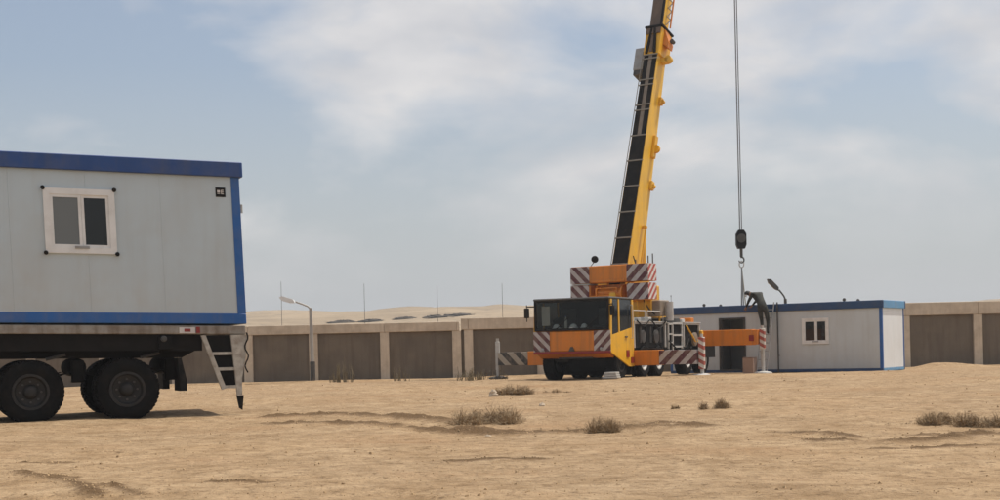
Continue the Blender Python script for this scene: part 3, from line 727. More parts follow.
# yellow side: lower door panel with diagonal sill
for s in (-1, 1):
    xa, xb = s * HW, s * (HW - 0.048)
    dp = MB().prism([(0.0, 0.80), (0.0, 1.30), (0.12, 1.30), (1.70, 1.52), (1.83, 1.52), (1.83, 0.34), (1.45, 0.34)], 'x', xa, xb).build('door', 'yellow', crane)
    MB().prism([(0.0, 1.302), (0.11, 1.302), (0.16, 2.36), (0.06, 2.36)], 'x', xa, xb).build('pillar', 'yellow', crane)
    MB().prism([(1.70, 1.525), (1.83, 1.525), (1.83, 2.36), (1.70, 2.36)], 'x', xa, xb).build('pillar', 'yellow', crane)
    MB().prism([(0.64, 1.375), (0.72, 1.385), (0.72, 2.36), (0.64, 2.36)], 'x', xa, xb).build('pillar', 'yellow', crane)
    MB().prism([(0.125, 1.306), (0.63, 1.373), (0.63, 2.355), (0.17, 2.355)], 'x', s * (HW - 0.02), s * (HW - 0.03)).build('side_window', 'glass_d', crane)
    MB().prism([(0.73, 1.39), (1.69, 1.523), (1.69, 2.355), (0.73, 2.355)], 'x', s * (HW - 0.02), s * (HW - 0.03)).build('side_window', 'glass_d', crane)
    MB().box(s * HW, s * (HW + 0.03), 1.1, 1.28, 1.22, 1.26).build('door_handle', 'dgrey', dp)
    MB().box(s * HW, s * (HW + 0.02), 1.20, 1.42, 0.62, 0.84).build('side_lamp', 'redlens', dp)
    MB().box(s * HW, s * (HW + 0.02), 1.56, 1.78, 0.44, 0.62).build('side_lamp', 'redlens', dp)
    MB().tube((s * (HW - 0.02), 0.0, 2.2), (s * (HW + 0.14), -0.16, 2.2), 0.018).tube((s * (HW + 0.14), -0.16, 2.25), (s * (HW + 0.14), -0.16, 1.75), 0.015).box(s * (HW + 0.06), s * (HW + 0.22), -0.20, -0.13, 1.86, 2.16, 0.02).build('mirror', 'black', crane)
MB().box(-HW, HW, -0.03, 1.83, 2.362, 2.43, 0.03).build('cab_roof', 'dgrey', crane)
ws = MB().frame(-HW + 0.03, HW - 0.05, 1.46, 2.36, 0.06, -0.012, 0.045).build('windscreen_frame', 'black', crane)
MB().box(-HW + 0.09, HW - 0.11, 0.015, 0.022, 1.52, 2.30).build('windscreen', 'screen', ws)
for a in (-0.5, 0.45):
    MB().tube((a, -0.02, 1.5), (a + 0.42, -0.02, 1.86), 0.012, n=6).build('wiper', 'black', ws)
MB().box(-HW + 0.06, HW - 0.06, 1.74, 1.78, 1.47, 2.36).build('cab_back', 'dark', crane)
MB().box(-1.1, 1.1, 0.06, 0.5, 1.465, 1.53).build('dashboard', 'dark', crane)
for a in (-0.7, 0.55):
    sb = MB().box(a - 0.25, a + 0.25, 0.85, 1.35, 1.465, 1.60, 0.03).box(a - 0.25, a + 0.25, 1.35, 1.48, 1.62, 2.15, 0.03).build('seat', 'dgrey', crane)
MB().box(-1.0, -0.74, 0.07, 0.09, 1.62, 2.2).build('curtain', 'curtain', crane)
MB().lathe((-0.6, 0.45, 1.75), (0, -0.5, 0.86), [(0, 0.2), (0.02, 0.205), (0.035, 0.2)], 18).build('steering_wheel', 'black', crane)
for a, yy, nm in ((-0.58, 0.19, 0.11), (-0.02, 0.19, 0.12), (0.33, 0.19, 0.10)):
    hp = empty('safety_helmet', crane.matrix_basis @ Vector((a, yy, 1.532)), -CYAW)
    hp.scale = (1, 1, 1)
    hp['_tmp'] = 0; del hp['_tmp']
    MB().lathe((0, 0, 0), (0, 0, 1), [(0, nm * 1.22), (0.012, nm * 1.2), (0.016, nm), (0.06, nm * 0.93), (0.10, nm * 0.7), (0.125, nm * 0.36), (0.13, 0.01)], 16).build('shell', 'helmet', hp, True)
    MB().prism([(-nm * 0.7, -nm * 0.9), (nm * 0.7, -nm * 0.9), (nm * 0.4, -nm * 1.5), (-nm * 0.4, -nm * 1.5)], 'z', 0.0, 0.012).build('peak', 'helmet', hp)
    tag(hp, {-0.58: 'leftmost white safety helmet on the crane cab dashboard', -0.02: 'middle white safety helmet on the crane cab dashboard', 0.33: 'rightmost white safety helmet on the crane cab dashboard'}[a], 'helmet', 'helmets behind the crane windscreen')
bt = empty('bottle', crane.matrix_basis @ Vector((-0.27, 0.2, 1.532)), 0)
MB().lathe((0, 0, 0), (0, 0, 1), [(0, 0.045), (0.24, 0.045), (0.3, 0.018), (0.34, 0.018)], 12).build('bottle_body', 'curtain', bt, True)
MB().lathe((0, 0, 0.342), (0, 0, 1), [(0, 0.022), (0.03, 0.022)], 10).build('cap', 'blue', bt)
tag(bt, 'pale bottle between the helmets on the crane dashboard', 'bottle')
# -- chassis, wheels, deck
MB().prism([(0.25, 0.62), (0.25, 0.78), (1.9, 0.9), (1.9, 1.1), (9.6, 1.1), (9.6, 0.6), (1.9, 0.55)], 'x', -0.55, 0.55).build('chassis_frame', 'dgrey', crane)
MB().prism([(0.62, 0.70), (1.75, 0.66), (1.75, 0.22), (0.85, 0.22), (0.62, 0.42)], 'x', -0.4, 0.8).build('under_cab_shade', 'dark', crane)  # dark block added where there is only shade under the cab
MB().prism([(0.62, 0.70), (1.75, 0.70), (1.75, 0.54), (0.62, 0.52)], 'x', -1.15, -0.41).build('cab_step', 'rim', crane)
MB().prism([(0.04, 0.762), (0.30, 0.64), (0.6, 0.62), (0.6, 0.762)], 'x', -1.16, 1.14).build('chin_panel', 'orange', crane)
MB().box(-1.15, 1.15, 1.8, 1.84, 0.1, 0.7).build('mudflap', 'black', crane)  # full-width dark sheet added to deepen the shade below the cab
for yy in (0.95, 2.85, 4.15, 6.9, 8.6):
    for s in (-1, 1):
        T = Matrix.Rotation(R(90), 4, 'Z')
        tmp = empty('w', (0, 0, 0))
        o = wheel(crane, 0, 0, 0.50, 0.36, -1, 'lgrey' if yy > 2 else 'rim')
        bpy.data.objects.remove(tmp)
        o.rotation_euler = (0, 0, R(90) if s > 0 else R(-90)); o.location = (s * 1.02, yy, -0.02)
    MB().tube((-0.9, yy, 0.5), (0.9, yy, 0.5), 0.09).build('axle', 'chassis', crane)
# engine housing beside the turntable: light frames, dark recesses
def housing(y0, y1, z0, z1, x0, x1, splits, name='engine_cover'):
    h = MB().box(x0, x1 - 0.06, y0, y1, z0, z1 - 0.04).build(name, 'dark', crane)
    fr = MB()
    fr.box(x1 - 0.055, x1, y0, y1, z1 - 0.09, z1 - 0.03)
    for y in [y0] + list(splits) + [y1 - 0.07]:
        fr.box(x1 - 0.055, x1 - 0.002, y, y + 0.07, z0, z1 - 0.092)
    fr.build('light_frame', 'lgrey', h)
    MB().box(x0 - 0.02, x1 + 0.03, y0 - 0.02, y1 + 0.02, z1 - 0.028, z1, 0.008).build('top_plate', 'lgrey', h)
    return h
h1 = housing(1.95, 4.75, 0.90, 1.72, -1.15, 1.22, [])
for k in range(6):
    MB().tube((1.168, 2.12 + k * 0.44, 1.05), (1.168, 2.12 + k * 0.44, 1.55), 0.05, n=8).build('pipe', 'dgrey' if k % 2 else 'black', h1)
MB().lathe((1.165, 2.75, 1.25), (1, 0, 0), [(0, 0.2), (0.05, 0.2), (0.06, 0.1)], 18).build('hose_reel', 'dgrey', h1)
MB().lathe((1.165, 3.9, 1.25), (1, 0, 0), [(0, 0.22), (0.05, 0.22), (0.06, 0.1)], 18).build('hose_reel', 'dgrey', h1)
h2_ = housing(6.45, 8.1, 0.90, 1.72, -1.15, 1.22, [])
# access ladder, white
ld = MB()
for y in (4.95, 5.35, 6.25):
    ld.box(1.18, 1.23, y, y + 0.06, 0.55, 1.70)
for z in (0.75, 1.02, 1.30, 1.62):
    ld.box(1.185, 1.225, 5.012, 5.348, z, z + 0.045)
for z in (0.88, 1.26, 1.64):
    ld.box(1.185, 1.225, 5.412, 6.248, z, z + 0.06)
ld.build('access_ladder', 'lgrey', crane)
MB().box(-1.15, 1.16, 4.8, 6.4, 0.9, 1.66).build('tool_box', 'dark', crane)
MB().box(-1.18, 1.22, 4.78, 6.42, 1.665, 1.69).build('deck_plate', 'grey', crane)
# -- outriggers
def outrigger(y, z0, z1, s, xb, xs, xe, mstripe, jtop, g, dark=False, jw=0.085):
    b = MB().box(s * 0.5, s * xs, y - 0.24, y + 0.24, z0, z1, 0.012).build('outrigger_beam', 'orange', crane)
    MB().box(s * (xs + 0.001), s * xe, y - 0.22, y + 0.22, z0 + 0.015, z1 - 0.015, 0.008).build('striped_end', mstripe, b)
    jx = s * (xe + 0.11)
    j = MB().box(jx - jw, jx + jw, y - jw, y + jw, max(z0 - 0.14, 0.22), jtop, 0.015).build('outrigger_jack', m_jk if not dark else 'lgrey', crane)
    MB().tube((jx, y, 0.08 + g), (jx, y, max(z0 - 0.14, 0.22) + 0.02), 0.06, n=12).build('jack_rod', 'lgrey', j, True)
    MB().lathe((jx, y, g), (0, 0, 1), [(0, 0.32), (0.05, 0.30), (0.09, 0.12)], 18).build('float_pad', 'lgrey' if not dark else 'dgrey', j)
    MB().tube((jx, y, jtop), (jx, y, jtop + 0.1), 0.05).build('jack_cap', 'lgrey', j)
    return b
outrigger(2.05, 0.36, 0.82, 1, 0.5, 2.05, 3.22, m_or, 1.18, 0.0)
outrigger(2.05, 0.42, 0.86, -1, 0.5, 2.35, 3.42, m_ol, 1.2, 0.0, True, 0.06)
ob = outrigger(8.35, 0.90, 1.44, 1, 0.5, 3.05, 3.24, 'orange', 1.46, -0.08)
MB().box(2.95, 3.12, 8.10, 8.108, 1.04, 1.24).build('red_reflector', 'redlens', ob)
outrigger(8.35, 0.86, 1.40, -1, 0.5, 3.05, 3.24, 'orange', 1.42, -0.05)
MB().box(0.9, 1.25, 8.2, 9.6, 0.5, 0.9).build('rear_bumper', 'chassis', crane)
# spare float plates lying under the cab
# -- superstructure (frame: origin turntable centre, +y along the boom)
AZ = R(33.4)
Tc = Vector((0, 6.7, 0))
# boom azimuth in crane frame: world azimuth AZ minus crane yaw
S = Matrix.Translation(Tc) @ Matrix.Rotation(-(AZ - CYAW), 4, 'Z')
S3 = S.to_3x3()
def sd(v): return S3 @ Vector(v)
MB(S).lathe((0, 0, 1.1), (0, 0, 1), [(0, 0.85), (0.62, 0.85), (0.63, 0.95), (0.75, 0.95)], 32).build('slewing_ring', 'dgrey', crane, True)
MB(S).box(-1.15, 1.0, -2.35, -0.5, 1.86, 2.40, 0.03).build('turntable_deck', 'yellow', crane)
MB(S).prism([(-2.3, 2.40), (-0.7, 2.40), (-1.2, 3.30), (-2.1, 3.45)], 'x', 0.42, 0.50).build('boom_bracket', 'yellow', crane)
MB(S).prism([(-2.3, 2.40), (-0.7, 2.40), (-1.2, 3.30), (-2.1, 3.45)], 'x', -0.50, -0.42).build('boom_bracket', 'yellow', crane)
m_cl = stripe_mat('stripes_counterweight_left', RED, WHT, sd((s45, 0, s45)), 0.27, 0.25)
m_cr = stripe_mat('stripes_counterweight_right', RED, WHT, sd((s45, 0, -s45)), 0.30, 0.55)
m_cs = stripe_mat('stripes_counterweight_sunlit', (0.42, 0.05, 0.04), (0.72, 0.68, 0.64), sd((0, s45, -s45)), 0.2, 0.1)  # brighter copy of the front stripes, sunlight on this side painted in
CW = 1.42
cw = MB(S).box(-CW + 0.02, CW - 0.02, -2.95, -2.36, 3.02, 3.58, 0.025).build('counterweight', 'orange', crane)
cw2 = MB(S).box(-CW + 0.02, -0.70, -2.95, -2.36, 2.43, 2.97, 0.025).box(0.62, CW - 0.02, -2.95, -2.36, 2.43, 2.97, 0.025).box(-0.70, 0.62, -2.62, -2.36, 2.43, 2.97).build('counterweight', 'orange', crane)
MB(S).box(-CW, -0.72, -2.975, -2.953, 3.03, 3.57).build('hazard_panel', m_cl, cw)
MB(S).box(0.66, CW, -2.975, -2.953, 3.03, 3.57).build('hazard_panel', m_cr, cw)
MB(S).box(-CW, -0.74, -2.975, -2.953, 2.44, 2.96).build('hazard_panel', m_cl, cw2)
MB(S).box(0.66, CW, -2.975, -2.953, 2.44, 2.96).build('hazard_panel', m_cr, cw2)
MB(S).box(CW - 0.018, CW + 0.004, -2.95, -2.38, 3.03, 3.57).build('hazard_panel', m_cs, cw)
MB(S).box(CW - 0.018, CW + 0.004, -2.95, -2.38, 2.44, 2.96).build('hazard_panel', m_cs, cw2)
MB(S).box(-CW, -0.72, -2.98, -2.4, 2.98, 3.012).build('spacer_strip', 'lgrey', cw)
MB(S).box(-0.62, 0.56, -2.98, -2.956, 3.04, 3.12, 0.006).build('lower_lip', 'orange', cw)
MB(S).tube((-0.45, -2.78, 2.68), (0.45, -2.78, 2.68), 0.16, n=20).lathe((-0.47, -2.78, 2.68), (1, 0, 0), [(0, 0.25), (0.04, 0.25)], 20).lathe((0.43, -2.78, 2.68), (1, 0, 0), [(0, 0.25), (0.04, 0.25)], 20).build('winch_drum', 'orange', crane, True)
MB(S).frame(-0.68, 0.0, 2.45, 2.62, 0.035, -2.98, -2.94).frame(-0.5, 0.3, 2.7, 2.86, 0.03, -2.98, -2.94).build('guard_rail', 'orange', crane)
MB(S).lathe((0.12, -2.9, 2.62), (0, -1, 0), [(0, 0.12), (0.06, 0.12), (0.08, 0.05)], 14).build('motor', 'yellow', crane)
# yellow machinery and tanks on the right of the superstructure
MB(S).box(0.60, 1.18, -2.3, -1.7, 2.02, 2.9, 0.03).build('hydraulic_housing', 'yellow', crane)
MB(S).box(1.02, 1.45, -2.25, -1.55, 1.9, 2.42, 0.03).build('fuel_tank', 'tan', crane)
MB(S).tube((1.6, -1.85, 1.75), (1.6, -1.85, 2.36), 0.12, n=14).build('air_filter', 'lgrey', crane, True)
MB(S).tube((1.4, -1.85, 1.82), (1.6, -1.85, 1.82), 0.05).build('intake_pipe', 'grey', crane)
for (a, b) in ((0.75, -2.45), (1.05, -2.45), (1.05, -1.5)):
    MB(S).tube((a, b, 1.45), (a, b, 2.42), 0.03).build('handrail_post', 'yellow', crane)
MB(S).tube((-0.95, -2.5, 3.57), (-0.72, -2.6, 3.74), 0.012, n=6).lathe((-0.70, -2.6, 3.82), (0.5, -0.8, 0.1), [(-0.02, 0.08), (0.0, 0.12), (0.02, 0.11), (0.03, 0.03)], 14).build('mirror', 'black', crane)
for (a, hh) in ((1.36, 0.32), (1.2, 0.26), (0.75, 0.16)):
    MB(S).tube((a, -2.5, 3.56), (a, -2.5, 3.58 + hh), 0.02, n=6).build('counterweight_pin', 'dgrey', crane)
# operator cab on the far side of the boom
oc = MB(S).prism([(-0.9, 1.9), (0.9, 1.9), (1.15, 2.5), (0.8, 3.35), (-0.9, 3.35)], 'x', -1.75, -1.2).build('operator_cab', 'yellow', crane)
MB(S).prism([(-0.1, 2.5), (1.0, 2.5), (0.72, 3.25), (-0.1, 3.25)], 'x', -1.765, -1.752).build('cab_window', 'glass_d', oc)
def hose(pts, r, m, name='hydraulic_hose', T=None):
    mb = MB(T); P_ = [Vector(p) for p in pts]; pr_ = None
    for i in range(len(P_) - 1):
        p0, p1, p2, p3 = P_[max(i - 1, 0)], P_[i], P_[i + 1], P_[min(i + 2, len(P_) - 1)]
        for k in range(7):
            t_ = k / 6
            q = 0.5 * ((2 * p1) + (p2 - p0) * t_ + (2 * p0 - 5 * p1 + 4 * p2 - p3) * t_ ** 2 + (3 * p1 - p0 - 3 * p2 + p3) * t_ ** 3)
            if pr_ is not None and (q - pr_).length > 1e-4: mb.tube(pr_, q, r, n=6)
            pr_ = q
    return mb.build(name, m, crane, True)
hose([(1.26, 2.1, 1.74), (1.30, 2.6, 1.55), (1.28, 3.2, 1.76), (1.3, 3.9, 1.50), (1.24, 4.7, 1.74)], 0.022, 'black')
hose([(1.26, 4.9, 1.1), (1.34, 5.6, 0.8), (1.34, 6.4, 0.95), (1.27, 6.9, 1.3)], 0.025, 'black')
hose([(1.27, 6.6, 1.6), (1.36, 7.0, 1.2), (1.3, 7.5, 1.05), (1.36, 8.0, 1.35)], 0.03, 'yellow')
hose([(0.7, -2.3, 2.9), (0.95, -2.45, 2.5), (1.1, -2.35, 2.15), (1.3, -2.3, 1.95)], 0.022, 'black', T=S)
hose([(0.3, -2.2, 3.0), (0.55, -2.1, 3.4), (0.35, -1.9, 3.9)], 0.02, 'black', T=S)
hose([(1.27, 1.86, 0.9), (1.32, 1.9, 0.6), (1.4, 2.0, 0.84), (1.8, 2.02, 0.87), (2.3, 2.04, 0.84)], 0.018, 'black')
for (ya, yb, zz) in ((2.0, 3.0, 2.05), (3.2, 4.6, 2.05)):
    MB().tube((1.18, ya, zz), (1.18, yb, zz), 0.016, n=6).tube((1.18, ya, 1.72), (1.18, ya, zz), 0.016, n=6).tube((1.18, yb, 1.72), (1.18, yb, zz), 0.016, n=6).build('handrail', 'lgrey', crane)
MB().tube((1.30, 1.62, 1.2), (1.30, 1.62, 2.2), 0.014, n=6).tube((1.24, 1.62, 1.2), (1.30, 1.62, 1.2), 0.014, n=6).tube((1.24, 1.62, 2.2), (1.30, 1.62, 2.2), 0.014, n=6).build('grab_rail', 'lgrey', crane)
for k, (yy, zz, m_) in enumerate(((2.25, 1.78, 'lgrey'), (2.7, 1.77, 'grey'), (3.5, 1.80, 'lgrey'), (6.9, 1.78, 'lgrey'), (7.7, 1.82, 'orange'))):
    MB().box(0.6, 1.0 + 0.05 * (k % 3), yy, yy + 0.3, 1.722, zz + 0.06, 0.02).build('deck_box', m_, crane)
MB().lathe((1.24, 7.35, 1.15), (1, 0, 0), [(0, 0.22), (0.08, 0.23), (0.10, 0.12)], 18).build('rope_coil', 'tan', crane, True)
MB().box(1.24, 1.36, 7.9, 8.06, 1.0, 1.45, 0.03).build('fuel_canister', 'yellow', crane)
# -- boom: frame with +z along the boom axis, origin at the foot pin
K = 0.327
eps = math.atan2(1.0, K)
Bm = S @ Matrix.Translation((0.0, -1.85, 2.95)) @ Matrix.Rotation(-(math.pi / 2 - eps), 4, 'X')
def boom_section(mb, z0, z1, w0, d0, w1, d1, chamf=0.12):
    """box girder: x = width, y = depth (-y is the top face seen from behind)"""
    def ring(w, d):
        c = chamf * w
        return [(-w / 2, -d / 2), (w / 2, -d / 2), (w / 2, d / 2 - c * 1.6), (w / 2 - c * 1.6, d / 2), (-w / 2 + c * 1.6, d / 2), (-w / 2, d / 2 - c * 1.6)]
    a, b = ring(w0, d0), ring(w1, d1); n = len(a)
    mb.add([(x, y, z0) for x, y in a] + [(x, y, z1) for x, y in b], [tuple(range(n)), tuple(range(2 * n - 1, n - 1, -1))] + [(i, (i + 1) % n, (i + 1) % n + n, i + n) for i in range(n)])
BL = 9.3
W0, D0, W1, D1 = 0.60, 1.10, 0.50, 0.66
mb = MB(Bm); boom_section(mb, -0.35, BL, W0, D0, W1, D1)
base = mb.build('boom_base_section', 'boomyel', crane)
def wd(z):
    t = (z + 0.35) / (BL + 0.35); return W0 + (W1 - W0) * t, D0 + (D1 - D0) * t
def top_strip(z0, z1, x0, x1, h, name, m, par):
    (wa, da), (wb, db) = wd(z0), wd(z1)
    MB(Bm).add([(x0 * wa, -da / 2 - h, z0), (x1 * wa, -da / 2 - h, z0), (x0 * wb, -db / 2 - h, z1), (x1 * wb, -db / 2 - h, z1),
                (x0 * wa, -da / 2 - 0.002, z0), (x1 * wa, -da / 2 - 0.002, z0), (x0 * wb, -db / 2 - 0.002, z1), (x1 * wb, -db / 2 - 0.002, z1)],
               [(0, 1, 3, 2), (4, 6, 7, 5), (0, 4, 5, 1), (2, 3, 7, 6), (0, 2, 6, 4), (1, 5, 7, 3)]).build(name, m, par)
zs = [0.55 + k * 0.93 for k in range(6)]
for k, z in enumerate(zs[:-1]):
    top_strip(z + 0.03, zs[k + 1] - 0.03, -0.45, 0.47, 0.03, 'dark_cover', 'boomblk', base)
top_strip(-0.3, zs[0] - 0.03, -0.45, 0.2, 0.03, 'dark_cover', 'boomblk', base)
top_strip(zs[-1] + 0.03, BL - 0.25, -0.46, -0.14, 0.03, 'dark_cover', 'boomblk', base)
top_strip(zs[-1] + 0.03, BL - 0.25, 0.16, 0.47, 0.03, 'dark_cover', 'boomblk', base)
top_strip(zs[-1] + 0.03, BL - 0.25, -0.138, 0.158, 0.012, 'cable_tray', 'tan', base)
for z in zs + [zs[-1] + 0.95, zs[-1] + 1.15, zs[-1] + 1.9, zs[-1] + 2.1, zs[-1] + 2.9, zs[-1] + 3.05]:
    if z > BL - 0.3: continue
    top_strip(z - 0.022, z + 0.022, -0.53, 0.52, 0.045, 'strap', 'strap', base)
# collar at the boom head of the base section
w_, d_ = wd(BL - 0.6)
MB(Bm).box(-w_ / 2 - 0.05, w_ / 2 + 0.06, -d_ / 2 - 0.04, d_ / 2 + 0.08, BL - 1.05, BL - 0.02, 0.03).build('boom_collar', 'yellow', crane)
MB(Bm).box(-w_ / 2 - 0.1, w_ / 2 + 0.1, -d_ / 2 - 0.08, d_ / 2 + 0.1, BL - 0.018, BL + 0.07, 0.02).build('collar_flange', 'boomblk', crane)
for sx_ in (-1, 1):
    MB(Bm).prism([(sx_ * 0.02, BL - 0.06), (sx_ * 0.10, BL - 0.06), (sx_ * 0.20, BL - 1.0), (sx_ * 0.11, BL - 1.0)], 'y', -d_ / 2 - 0.10, -d_ / 2 - 0.042).build('collar_strut', 'boomblk', crane)
MB(Bm).box(-0.27, 0.27, -d_ / 2 - 0.085, -d_ / 2 - 0.043, BL - 0.26, BL - 0.05).build('collar_plate', 'boombrn', crane)
MB(Bm).box(-0.06, 0.06, -d_ / 2 - 0.07, -d_ / 2 - 0.043, BL - 0.95, BL - 0.30).build('collar_plate', 'boombrn', crane)
MB(Bm).prism([(w_ / 2 + 0.062, BL - 0.02), (w_ / 2 + 0.28, BL - 0.55), (w_ / 2 + 0.26, BL - 0.75), (w_ / 2 + 0.062, BL - 0.6)], 'y', -0.2, 0.15).build('collar_arm', 'orange', crane)
MB(Bm).lathe((w_ / 2 + 0.32, 0.0, BL - 0.45), (0, 1, 0), [(-0.08, 0.07), (0.08, 0.07)], 12).build('collar_roller', 'dgrey', crane)
MB(Bm).box(w_ / 2 + 0.0, w_ / 2 + 0.25, -0.1, 0.1, BL - 1.25, BL - 1.08).lathe((w_ / 2 + 0.26, 0, BL - 1.12), (0, 1, 0), [(-0.1, 0.12), (0.1, 0.12)], 12).build('jib_bracket', 'boomyel', crane)
# grey box on the left of the boom head
bx_ = MB(Bm).box(-w_ / 2 - 0.43, -w_ / 2 - 0.02, -0.28, 0.3, BL - 1.5, BL - 0.67, 0.02).build('winch_box', 'grey', crane)
MB(Bm).box(-w_ / 2 - 0.40, -w_ / 2 - 0.05, -0.26, 0.28, BL - 1.68, BL - 1.502).build('winch_box_foot', 'dgrey', bx_)
# fittings on the bright side
def rside(z, dz, yy, r, name, m):
    w, d = wd(z)
    MB(Bm).box(w / 2 + 0.002, w / 2 + 0.10, yy - 0.1, yy + 0.1, z, z + dz, 0.01).lathe((w / 2 + 0.12, yy, z + dz * 0.4), (0, 1, 0), [(-0.06, r), (0.06, r)], 12).build(name, m, base)
rside(4.6, 0.8, 0.15, 0.14, 'jib_support', 'yellow')
rside(3.5, 0.3, 0.3, 0.07, 'rope_guide', 'boomyel')
rside(6.6, 0.25, 0.2, 0.07, 'rope_guide', 'yellow')
MB(Bm).tube((0.42, 0.1, 0.4), (0.44, 0.1, 2.1), 0.03).box(0.3, 0.46, 0.05, 0.15, 0.35, 0.45).box(0.3, 0.46, 0.05, 0.15, 2.05, 2.12).build('grab_rail', 'yellow', base)
MB(Bm).tube((-0.36, -0.5, 0.3), (-0.30, -0.38, 8.4), 0.014, n=6).build('cable', 'strap', base)
# lift cylinder under the boom
MB(S).tube((0, -0.75, 2.2), S.inverted() @ (Bm @ Vector((0, 0.5, 2.6))), 0.15, n=16).build('lift_cylinder', 'yellow', crane, True)
# telescoped sections
ZT = 31.0
secs = [(BL + 0.0, 15.0, 0.44, 0.58, 'boombrn'), (15.0, 21.0, 0.39, 0.52, 'boomyel'), (21.0, 26.5, 0.34, 0.46, 'boomyel'), (26.5, ZT, 0.30, 0.40, 'boomyel')]
for k, (a, b, w, d, mm) in enumerate(secs):
    mb = MB(Bm); boom_section(mb, a + 0.002, b, w, d, w, d)
    so = mb.build('boom_section', mm if k else 'boomyel', crane)
    if k == 0:
        MB(Bm).box(-w / 2, w / 2 - 0.05, -d / 2 - 0.02, -d / 2 - 0.002, a + 0.08, b - 0.2).build('greasy_face', 'boombrn', so)
        MB(Bm).box(w / 2 - 0.048, w / 2 + 0.015, -d / 2 - 0.03, -d / 2 + 0.05, a + 0.08, b - 0.2).build('edge_strip', 'boomblk', so)
        for kk in range(8):
            z = a + 0.25 + kk * 0.33
            MB(Bm).tube((w / 2 + 0.02, 0.0, z), (w / 2 + 0.17, 0.0, z + 0.16), 0.022).tube((w / 2 + 0.17, 0, z + 0.16), (w / 2 + 0.02, 0, z + 0.32), 0.022).build('jib_lattice', 'lgrey', so)
        MB(Bm).tube((w / 2 + 0.19, 0.0, a + 0.1), (w / 2 + 0.19, 0.0, a + 3.2), 0.03).build('jib_chord', 'orange', so)
    MB(Bm).box(-w / 2 - 0.05, w / 2 + 0.05, -d / 2 - 0.05, d / 2 + 0.05, b - 0.15, b - 0.001, 0.01).build('section_collar', 'boomblk', so)
hd = MB(Bm).box(-0.2, 0.2, -0.25, 0.75, ZT, ZT + 0.35, 0.02).build('boom_head', 'yellow', crane)
tipw = Matrix.LocRotScale(crane.location, crane.rotation_euler, None) @ Bm @ Vector((0, 0.65, ZT + 0.15))
# hook position over the caravan roof, straight under the tip
HD = 53.2
hk = P(741, 240, HD)
# sheave carried out to the point above the hook
cm_inv = Matrix.LocRotScale(crane.location, crane.rotation_euler, None).inverted()
tl = cm_inv @ Vector((hk.x, hk.y, tipw.z))
MB().tube(cm_inv @ tipw, tl, 0.09, n=10).build('tip_arm', 'yellow', crane)
MB().lathe(tl, (1, 0, 0), [(-0.2, 0.3), (0.2, 0.3)], 20).build('tip_sheave', 'dgrey', crane)
zb0, zb1 = P(741, 250, HD).z, P(741, 230, HD).z
rp = MB()
for a in (-0.055, -0.03, 0.03, 0.045):
    rp.tube(Vector((hk.x + a * 0.9, hk.y, zb1 - 0.02)), Vector((hk.x + a, hk.y, tipw.z)), 0.011, n=5)
rope = rp.build('hoist_rope', 'rope', crane, fn=lambda p: cm_inv @ p)
tag(crane, 'yellow and orange mobile crane with raised boom, striped counterweight and extended outriggers', 'crane')

# -- hook block and slings
hb = empty('hook_block', (hk.x, hk.y, zb0), 0)
H_ = zb1 - zb0
MB().prism([(-0.13, 0.05), (-0.19, 0.2), (-0.19, H_ - 0.15), (-0.1, H_), (0.1, H_), (0.19, H_ - 0.15), (0.19, 0.2), (0.13, 0.05)], 'y', -0.13, 0.13).build('block_body', 'hook', hb)
for s in (-1, 1):
    MB().lathe((0, s * 0.132, H_ * 0.58), (0, s, 0), [(0, 0.17), (0.02, 0.17), (0.03, 0.06)], 20).build('sheave_cover', 'dgrey', hb)
MB().tube((0, 0, -0.26), (0, 0, 0.06), 0.06, n=10).build('swivel', 'dgrey', hb, True)
hkp = MB(); prv = None
for k in range(15):
    t = R(110 - k * 20)
    q = Vector((0.10 * math.cos(t), 0, -0.38 + 0.11 * math.sin(t)))
    if prv is not None: hkp.tube(prv, q, 0.036 - 0.0012 * k, n=8)
    prv = q
hkp.build('hook', 'dgrey', hb, True)
tag(hb, 'black crane hook block hanging over the caravan roof', 'hook block')
sl = empty('lifting_sling', (hk.x, hk.y, zb0 - 0.5), 0)
ring = MB(); prv = None
for k in range(17):
    t = R(k * 22.5); q = Vector((0.09 * math.cos(t), 0, -0.05 + 0.12 * math.sin(t)))
    if prv is not None: ring.tube(prv, q, 0.022, n=6)
    prv = q
ring.build('master_ring', 'lgrey', sl, True)
roofz = cg + 2.43 - (zb0 - 0.5)
for (a, b, m_) in ((-0.11, -0.55, 'rope'), (0.02, 0.35, 'rope'), (0.20, 0.4, 'strap'), (-0.02, -0.4, 'rope')):
    MB().tube((0, 0, -0.16), (a, b, roofz), 0.021, n=6).build('sling_leg', m_, sl)
tag(sl, 'thin chain slings hanging from the hook to the caravan roof', 'sling')

# spare support plates lying beneath the cab
spw = Matrix.LocRotScale(crane.location, crane.rotation_euler, None) @ Vector((1.15, 0.2, 0))
spp = empty('support_plate_stack', (spw.x, spw.y, gz(spw.x, spw.y)), R(-20))
for k in range(3):
    MB().box(-0.22 + 0.03 * k, 0.24 - 0.02 * k, -0.2, 0.2, 0.02 + k * 0.065, 0.075 + k * 0.065, 0.008).build('support_plate', 'lgrey', spp)
tag(spp, 'small stack of pale support plates on the sand under the crane cab', 'plates')

